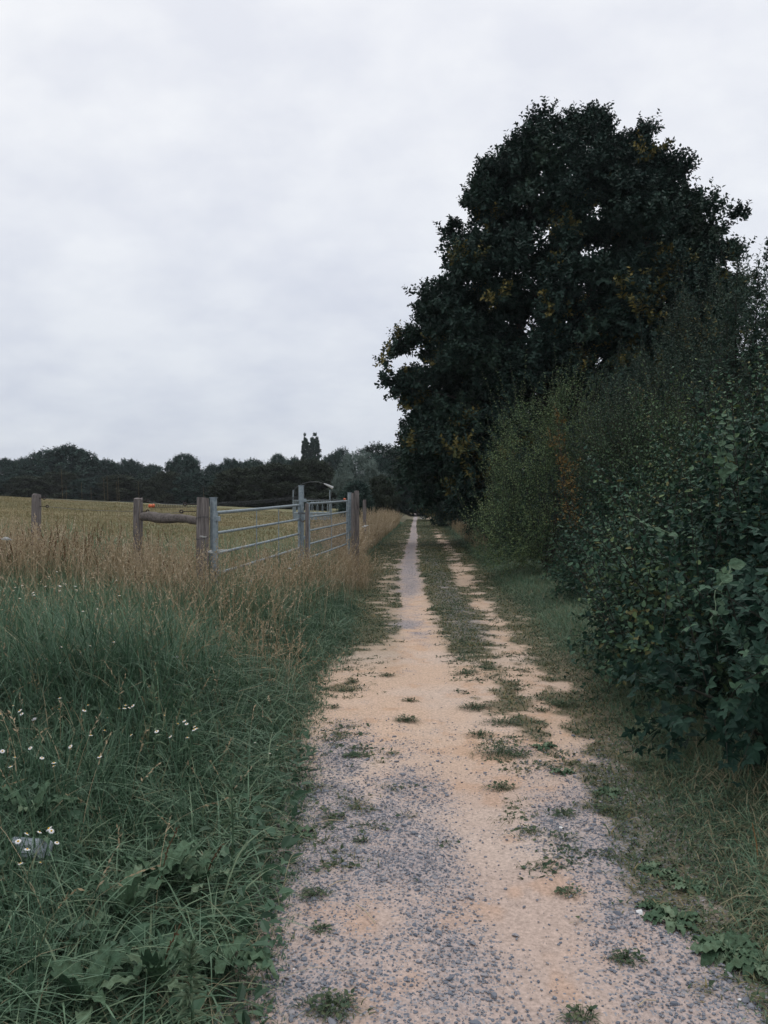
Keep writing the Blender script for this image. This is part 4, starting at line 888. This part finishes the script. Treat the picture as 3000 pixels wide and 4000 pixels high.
# hay feeder
fx, fy, _ = at(1220, 0, 45); fz = float(H(fx, fy)); e_ = empty('hay_feeder', (fx, fy, fz), 'square steel hay feeder with a bent hoop over it, out in the pasture', 'feeder', rz=.05)
hw = 1.02; ztop = at(0, 1953, 45)[2] - fz; zmid = at(0, 2004, 45)[2] - fz; zb = .12
for sx, sy in ((-1, -1), (1, -1), (1, 1), (-1, 1)):
    g = Geo(); tube(g, [(sx * hw, sy * hw, 0), (sx * hw, sy * hw, (at(0, 1915, 45)[2] - fz) if sy < 0 else ztop)], .035, 8); g.build('corner_post', M_STEEL, e_)
cs = [(-1, -1), (1, -1), (1, 1), (-1, 1)]
for k in range(4):
    a = np.array(cs[k]) * hw; b = np.array(cs[(k + 1) % 4]) * hw; L = 2 * hw
    g = Geo(); m_ = (a + b) / 2; box(g, (m_[0], m_[1], (zb + zmid) / 2), (L - .08, .012, zmid - zb), rz=k * math.pi / 2); g.build('side_panel', M_STEEL, e_)
    for zz in (ztop - .03, zmid + .02): g = Geo(); tube(g, [(*a, zz), (*b, zz)], .025, 8); g.build('cross_rail', M_STEEL, e_)
    for j in range(7):
        t = (j + .5) / 7; p = a + (b - a) * t; q = a + (b - a) * (t + .05); g = Geo(); tube(g, [(*p, zmid), (*p, zmid + (ztop - zmid) * .5), (*q, ztop - .05)], .018, 6); g.build('bar', M_STEEL, e_)
g = Geo(); pts_ = [(1150, 1932), (1146, 1912), (1155, 1903), (1180, 1889), (1205, 1883), (1235, 1882), (1262, 1889), (1282, 1898), (1297, 1906), (1292, 1922), (1288, 1940)]
P = np.array([np.array(at(a, b, 44)) - [fx, fy, fz] for a, b in pts_]); tube(g, P, .014, 8, cap=False); g.build('hoop', M_WIRE, e_, smooth=True)
g = Geo(); tube(g, P[6:9], [.03, .06, .075], 8); g.build('tape', M_TAPE, e_)

# ------------------------------------------------------------------ plants of the verge and the track
def broad_leaf(geo, base, az, L, W, arch, tint, m=0, pitch=.9, wave=.012):
    n = 14; t = np.linspace(0, 1, n); wd = W * np.interp(t, [0, .16, .22, .32, .5, .7, .85, .95, 1], [.03, .04, .30, .48, .52, .44, .28, .13, .0])
    ang = pitch - arch * t * 1.6; st = L / (n - 1); r = np.cumsum(np.concatenate([[0], np.cos(ang[:-1]) * st])); z = np.cumsum(np.concatenate([[0], np.sin(ang[:-1]) * st]))
    d = np.array([math.cos(az), math.sin(az), 0]); sd_ = np.array([-math.sin(az), math.cos(az), 0]); V = []
    for i in range(n):
        c = np.array(base) + d * r[i] + np.array([0, 0, z[i]])
        for j, s_ in enumerate((-1, -.5, 0, .5, 1)):
            up_ = .25 * abs(s_) * wd[i] + (wave * math.sin(i * 2.1 + j * 2 + az * 5) if abs(s_) == 1 else .0025 * math.sin(i * 3.1 + az * 7)) + rng.normal(0, .0016)
            V.append(c + sd_ * s_ * wd[i] * (1 + rng.normal(0, .07) * (abs(s_) == 1)) + np.array([0, 0, up_]))
    Fq = [(i * 5 + j, i * 5 + j + 1, (i + 1) * 5 + j + 1, (i + 1) * 5 + j) for i in range(n - 1) for j in range(4)]
    geo.add(V, Fq, tint, m)
def dock(px, py, zoff, d, nl, L, label, az0=0, stem=True, pitch=1.1, name='dock_plant', W=.29, group='broad-leaved docks'):
    for _ in range(12): x, y, _z = at(px, py, d); d = .5 * d + .5 * (EYE - float(H(x, y))) * F_PX / (py - HY)
    x, y, _ = at(px, py, d); z0 = float(H(x, y)); e_ = empty(name, (x, y, z0), label, 'plant', group); g = Geo()
    for k in range(nl):
        l = L * U(.65, 1.15); broad_leaf(g, (rng.normal(0, .01), rng.normal(0, .01), zoff), az0 + k * 2.4 + U(-.3, .3), l, l * W * U(.75, 1.05), U(.4, .9), U(.0, 1) ** 1.1, 0, pitch * U(.6, 1.2), wave=.012 * l / .2)
    g.build('leaves', M_DOCK, e_, smooth=True)
    if stem:
        g = Geo(); tube(g, [(0, 0, 0), (.012, 0, L * .5), (.035, .01, L * 1.0), (.075, .03, L * 1.4)], [.003, .0025, .002, .001], 6, .3); C = np.array([[(0, 0, 0), (.012, 0, L * .5), (.035, .01, L * 1.0), (.075, .03, L * 1.4)]], float)
        for _ in range(4): plume(g, C, np.array([.2]), 0, 6, .015, .003, .55)
        g.build('seed_stalk', M_RUST, e_)
    return e_
dock(610, 3560, .08, 2.75, 14, .22, 'large dock with a big crinkled pale leaf standing upright left of the track', .6)
dock(780, 3560, .09, 2.65, 10, .17, 'smaller dock just right of the big crinkled one', 2)
dock(480, 3700, .09, 2.4, 9, .21, 'dock sunk in grass below and left of the big crinkled one', 1, False)
dock(600, 3990, .10, 2.05, 13, .20, 'dock at the bottom edge of the photo with upright blades', .4)
dock(890, 3860, .07, 2.22, 13, .20, 'spreading dock with grey-green leaves lying over the track edge at the bottom', 2.2, False, .7)
dock(330, 4060, .08, 2.1, 10, .20, 'dock in the bottom left corner with one pale leaf', .9, False)
dock(1130, 3270, .0, 3.65, 9, .15, 'leafy dock hugging the left edge of the track beside the gravel', 0, False, .6)
dock(120, 3300, .1, 3.1, 6, .2, 'dock with one raised leaf behind the pale slab', .2, False)
dock(280, 3800, .04, 2.35, 7, .18, 'small dock among arching grass in the lower left', 1.2, False)
dock(840, 2800, .08, 5.2, 8, .17, 'dock half hidden behind the daisies nearest the track', 1.2, True)
# right-hand rosettes at the edge of the track
RS = [(2850, 3740, 2.75, 16, .17, 'dense dark green rosette of broad leaves at the bottom right edge'), (2640, 3620, 2.9, 12, .14, 'broad-leaved rosette above the bottom right clump'), (2990, 3800, 2.7, 12, .17, 'rosette cut by the right edge of the photo'),
      (2700, 3480, 3.2, 10, .12, 'flat rosette at the track edge between the small curled one and the bottom clump'), (2560, 3420, 3.35, 9, .12, 'curled grey-green rosette at the right edge of the gravel'), (2560, 3560, 3.05, 9, .09, 'small yellowish curled rosette on the gravel'),
      (2380, 3110, 4.3, 10, .11, 'leafy rosette on the sand right of the track centre'), (2200, 3030, 4.7, 9, .10, 'flat rosette with wide leaves on the pale gravel'), (2130, 2930, 5.1, 9, .10, 'brown-green rosette beside the grass tufts right of the rut'),
      (1380, 2960, 5.0, 8, .07, 'small dark rosette on the gravel left of the rut')]
for px, py, d, n_, L, lab in RS:
    n_ = int(n_ * 1.9); L *= .82
    d = EYE * F_PX / (py - HY); dock(px, py, .01, d, n_, L, lab, U(0, 3), False, .5, 'plantain_rosette', .33, 'rosettes beside the track')
# tufts on the track
def tuft(px, py, n_, h_, r_, label, t0=.1, t1=.6):
    d = EYE * F_PX / (py - HY); x, y, _ = at(px, py, d); z0 = float(H(x, y)) + .008; g = Geo(); a = U(0, 6.28, n_); rr = r_ * np.abs(rng.normal(0, .6, n_)); rr = np.minimum(rr, r_ * .8); rr *= .6 + .8 * vnoise(np.cos(a) * 1.5 + px, np.sin(a) * 1.5 + py, s=1.3)
    P = np.stack([np.cos(a) * rr * 1.7, np.sin(a) * rr, 0 * a], 1); blades(g, P, U(.3, 1.1, n_) * h_ * (1.1 - .5 * np.minimum(rr / r_, 1)), U(.002, .0042, n_), U(.8, 1.9, n_), U(t0, t1, n_), 3, 0, az=a + rng.normal(0, .7, n_))
    K = n_ // 3; D = rng.normal(0, 1, (K, 3)); D[:, 2] = U(0, .6, K); Nn = rng.normal(0, .3, (K, 3)); Nn[:, 2] += 1
    a = U(0, 6.28, K); rr = r_ * np.sqrt(U(0, 1, K)); place(g, *LEAF_OV, np.stack([np.cos(a) * rr * 1.3, np.sin(a) * rr, U(.005, h_ * .4, K)], 1), frames(D, Nn), U(.012, .026, K), U(t0, t1, K), 0)
    o = g.build('grass_tuft', M_WEED); o.location = (x, y, z0); tag(o, label, 'grass tuft', 'tufts growing on the track')
TF = [(1590, 2820, 160, .09, .055, 'round tuft standing alone left of the smooth rut'), (1600, 2745, 90, .07, .04, 'thin tuft just beyond the round one left of the rut'), (1860, 2770, 260, .10, .09, 'big dark tuft at the right edge of the smooth rut'),
      (1960, 2830, 240, .08, .11, 'spreading dark tuft right of the biggest one'), (1880, 2875, 130, .07, .07, 'low tuft in front of the biggest one, beside the rut'), (1950, 2945, 260, .10, .11, 'bushy tuft nearest of the dark ones right of the rut'),
      (2020, 2960, 120, .07, .06, 'small tuft touching the bushy one on its right'), (1385, 2962, 130, .05, .06, 'flat dark tuft on gravel left of the rut'), (1510, 2645, 120, .06, .06, 'small dark tuft far left on the open sand'), (1380, 2670, 70, .06, .035, 'tiny tuft on the sand near the left verge'),
      (1300, 2770, 70, .07, .035, 'yellowish tuft at the left verge on the sand'), (1820, 2640, 220, .08, .10, 'weedy patch with one yellow flower head right of the rut'), (2020, 2700, 110, .07, .05, 'tuft on the orange sand at the right'), (2120, 2780, 90, .07, .045, 'dark star-shaped tuft on the right sand'),
      (2200, 2760, 260, .12, .10, 'thick tuft at the edge of the right verge'), (1960, 3080, 130, .07, .06, 'brownish tuft in the gravel right of centre'), (2200, 3190, 110, .06, .06, 'grey-green tuft on the gravel at the right'), (2090, 3260, 70, .05, .05, 'sparse tuft above the yellow spidery weed'),
      (2205, 3290, 60, .06, .07, 'pale spidery weed near a white pebble'), (1305, 3205, 90, .05, .045, 'small flat tuft on the gravel near the left verge'), (1410, 3305, 50, .05, .025, 'tiny two-leaved tuft on the left gravel'), (1225, 3520, 90, .06, .05, 'brownish tuft near the left edge of the gravel'),
      (1300, 3960, 190, .07, .06, 'dark tuft in the gravel at the bottom edge'), (2460, 3760, 110, .05, .045, 'ragged tuft on the gravel in front of the right clump'), (2270, 3985, 90, .06, .04, 'tuft cut by the bottom edge right of centre'), (2220, 3500, 70, .04, .05, 'sprawling thin weed in the middle of the right gravel'),
      (1245, 3660, 60, .05, .03, 'small tuft close to the dock on the left edge'), (2390, 3180, 150, .08, .07, 'dark leafy tuft below the leafy rosette at the right'), (1530, 2950, 40, .04, .03, 'tiny yellowish sprig in the gravel by the rut'), (2540, 3010, 200, .11, .10, 'soft tuft at the foot of the right verge')]
for a in TF: tuft(*a)

# daisies
def daisy_mesh():
    g = Geo(); n = 12
    for k in range(n):
        a = k / n * 6.283; c, s_ = math.cos(a), math.sin(a); P = []
        for r, w_, z in ((.25, .10, 0), (.7, .16, -.02), (1, .09, -.12)):
            P += [(r * c - w_ * s_, r * s_ + w_ * c, z), (r * c + w_ * s_, r * s_ - w_ * c, z)]
        g.add(P, [(0, 1, 3, 2), (2, 3, 5, 4)])
    return g.build('flower_head', M_WHITE)
def centre_mesh():
    g = Geo(); tube(g, [(0, 0, -.05), (0, 0, .1), (0, 0, .25), (0, 0, .34)], [.34, .36, .26, .08], 10); return g.build('flower_centre', M_YEL, smooth=True)
FH = daisy_mesh(); FC = centre_mesh(); FC.parent = FH; first = [True]
def daisies(px, py, d, n_, sp, r, label):
    d *= .92; r *= .9; n_ = int(n_ * 1.3)
    x, y, zt = at(px, py, d); z0 = float(H(x, y)); e_ = empty('daisy_plant', (x, y, z0), label, 'flowers', 'white daisies in the verge'); g = Geo()
    for k in range(n_):
        p = np.array([rng.normal(0, sp), rng.normal(0, sp), zt - z0 + rng.normal(0, sp * .35)]); m_ = p * .5 + [rng.normal(0, .02), 0, 0]
        tube(g, [(p[0] * .2, p[1] * .2, 0), m_, p], [.0016, .0012, .001], 4, .5, cap=False)
        if first[0]: h_ = FH; h_.parent = e_; first[0] = False
        else:
            h_ = FH.copy(); SC.collection.objects.link(h_); h_.parent = e_; c_ = FC.copy(); SC.collection.objects.link(c_); c_.parent = h_
        h_.location = p; h_.scale = (r * U(.8, 1.15),) * 3; h_.rotation_euler = (U(-.1, .7), U(-.4, .4), U(0, 6))
    g.build('stems', M_GRASS, e_)
for a in [(725, 2860, 3.5, 8, .07, .0105, 'cluster of daisies closest to the track, in the middle of the left verge'), (250, 2925, 3.3, 10, .09, .011, 'largest-looking cluster of daisies with drooping petals near the left'),
          (455, 2765, 4.0, 7, .08, .0105, 'cluster of daisies between the two nearest clusters and the yarrow'), (160, 2775, 4.0, 5, .08, .0105, 'few daisies behind the drooping cluster near the left edge'),
          (320, 2560, 5.3, 11, .14, .0105, 'loose band of small daisies left of the yarrow head'), (90, 2330, 7.2, 14, .22, .012, 'broad drift of daisies at the left edge of the verge'),
          (230, 2325, 7.2, 11, .18, .012, 'drift of daisies right beside the left-edge drift'), (390, 2365, 6.8, 11, .20, .011, 'scattered daisies in the middle of the far drift'),
          (330, 2265, 7.6, 12, .22, .011, 'farthest daisies, over yellowish undergrowth'), (110, 3280, 2.5, 4, .04, .0105, 'daisies in front of the pale slab'), (150, 3335, 2.5, 5, .05, .0095, 'ragged yellowed daisies below the pale slab'),
          (1090, 2915, 4.4, 4, .06, .006, 'tiny white blooms beside the edge of the sandy track')]: daisies(*a)
# yarrow
def yarrow(px, py, d, n_, r, label):
    x, y, zt = at(px, py, d); z0 = float(H(x, y)); e_ = empty('yarrow_plant', (x, y, z0), label, 'flowers', 'white yarrow in the verge'); g = Geo(); hh = zt - z0
    tube(g, [(0, 0, 0), (0, .01, hh * .5), (0, 0, hh - .02)], [.003, .0025, .002], 5, .4); g.build('stem', M_GRASS, e_)
    for k in range(n_):
        c = np.array([rng.normal(0, r * 1.0) if n_ > 1 else 0, rng.normal(0, r), hh + rng.normal(0, .012)]); g = Geo(); q = 26
        a = U(0, 6.28, q); rr = r * np.sqrt(U(0, 1, q)); O = c + np.stack([rr * np.cos(a), rr * np.sin(a), U(-.004, .004, q)], 1)
        place(g, np.array([(-.5, 0, 0), (0, .5, .15), (.5, 0, 0), (0, -.5, .15), (0, 0, -.7)]) , [(0, 3, 2), (0, 2, 1), (0, 4, 3), (3, 4, 2), (2, 4, 1), (1, 4, 0)], O, frames(np.stack([np.cos(a), np.sin(a), 0 * a], 1), np.tile([0., 0, 1], (q, 1))), np.full(q, r * .42), .5)
        g.build('flower_head', M_WHITE, e_)
for a in [(675, 2560, 5.2, 2, .016, 'flat white yarrow head alone in the dark middle of the verge'), (25, 2105, 8.4, 6, .03, 'wide flat yarrow heads at the left edge before the dry grass'), (800, 2100, 7.7, 2, .02, 'small yarrow heads against the split gatepost'),
          (818, 2152, 7.5, 3, .02, 'lower yarrow heads at the foot of the split gatepost'), (870, 2150, 7.8, 4, .02, 'yarrow heads against the lowest rail of the near gate'), (1440, 2055, 17, 2, .05, 'pale yarrow in the dry grass beyond the far gatepost'),
          (1130, 2222, 8.6, 1, .02, 'single yarrow head in the dry grass below the gates'), (130, 2830, 3.7, 1, .012, 'round white seed head above the drooping daisies near the left edge')]: yarrow(*a)
# upright leafy weeds
def leafy_weed(px, pyt, d, n_, L, label, tint=.6):
    x, y, zt = at(px, pyt, d); z0 = float(H(x, y)); e_ = empty('leafy_weed', (x, y, z0), label, 'plant', 'upright leafy weeds'); hh = zt - z0
    g = Geo(); tube(g, [(0, 0, 0), (.008, 0, hh * .5), (0, 0, hh)], [.005, .004, .003], 6, .6); g.build('stem', M_DOCK, e_)
    g = Geo(); q = U(.25, 1, n_) ** .7; a = np.arange(n_) * 2.4; O = np.stack([0 * q, 0 * q, q * hh], 1); el = -.1 + q ** 4 * 1.3
    D = np.stack([np.cos(a) * np.cos(el), np.sin(a) * np.cos(el), np.sin(el)], 1); place(g, _tv * [.42, 1.1, 1.6], _tf, O, frames(D, np.tile([0., 0, 1], (n_, 1)) + rng.normal(0, .1, (n_, 3))), L * (1.2 - .5 * q), U(tint - .3, tint + .3, n_), 0); g.build('leaves', M_DOCK, e_)
leafy_weed(735, 3720, 2.15, 70, .055, 'tall narrow-leaved weed with a starry tip at the bottom of the left verge', .95)
leafy_weed(735, 2690, 4.0, 26, .08, 'bright starry leafy weed in the dark hollow of the verge')
leafy_weed(598, 2695, 3.9, 18, .065, 'grey-leaved upright weed left of the daisies nearest the track', .9)
leafy_weed(900, 3010, 3.2, 26, .06, 'short leafy weed beside the edge of the track', .7)
# pale slab
x, y, z = at(105, 3330, 2.98); g = Geo(); box(g, (0, 0, 0), (.16, .042, .075), bev=.010, jit=.0035)
o = g.build('stone_slab', M_SLAB); o.location = (x, y, z); o.rotation_euler = (-.75, .05, .1); tag(o, 'pale bluish grey slab half buried in grass at the left edge', 'stone')
# thin orange stalk at the right edge, dead straws on the gravel
g = Geo(); P = [at(2935, 3470, 3.35), at(2975, 3420, 3.38), at(2962, 3300, 3.4), at(2945, 3220, 3.4)]; P[0] = (P[0][0], P[0][1], float(H(P[0][0], P[0][1]))); P = np.array(P); o_ = P[0].copy()
tube(g, P - o_, [.004, .0035, .003, .002], 6, .2); o = g.build('dead_stalk', foliage('orange_stalk', [(0, (.22, .12, .05)), (1, (.35, .22, .10))], .8)); o.location = o_; tag(o, 'thin orange-brown dead stalk standing at the right edge', 'stalk')
SW = [((1230, 3235), (1340, 3225), 'pale straw lying on the left gravel'), ((1390, 3560), (1465, 3640), 'long dry straw slanting over the bottom gravel'), ((1280, 3490), (1360, 3465), 'short pale straw near the left edge of the gravel'), ((2500, 3955), (2570, 3935), 'yellow straw on the gravel near the bottom right')]
for a, b, lab in SW:
    A = np.array(at(*a, EYE * F_PX / (a[1] - HY))); B = np.array(at(*b, EYE * F_PX / (b[1] - HY))); A[2] = H(A[0], A[1]) + .018; B[2] = H(B[0], B[1]) + .018; m_ = (A + B) / 2 + [0, .01, .006]
    g = Geo(); tube(g, [A - A, m_ - A, B - A], .0022, 5, .9); o = g.build('dry_straw', M_DRY); o.location = A; tag(o, lab, 'straw', 'straws on the gravel')

# ------------------------------------------------------------------ the air
hm = bpy.data.materials.new('haze_air'); hm.use_nodes = True; t = hm.node_tree; t.nodes.clear()
ho = t.nodes.new('ShaderNodeOutputMaterial'); pv = t.nodes.new('ShaderNodeVolumePrincipled'); pv.inputs['Density'].default_value = .00022; pv.inputs['Color'].default_value = (.9, .93, 1, 1)
t.links.new(pv.outputs[0], ho.inputs['Volume'])
g = Geo(); box(g, (0, 800, 14), (3600, 2100, 32)); tag(g.build('haze', hm), 'faint pale air over the pasture', 'haze', kind='stuff')
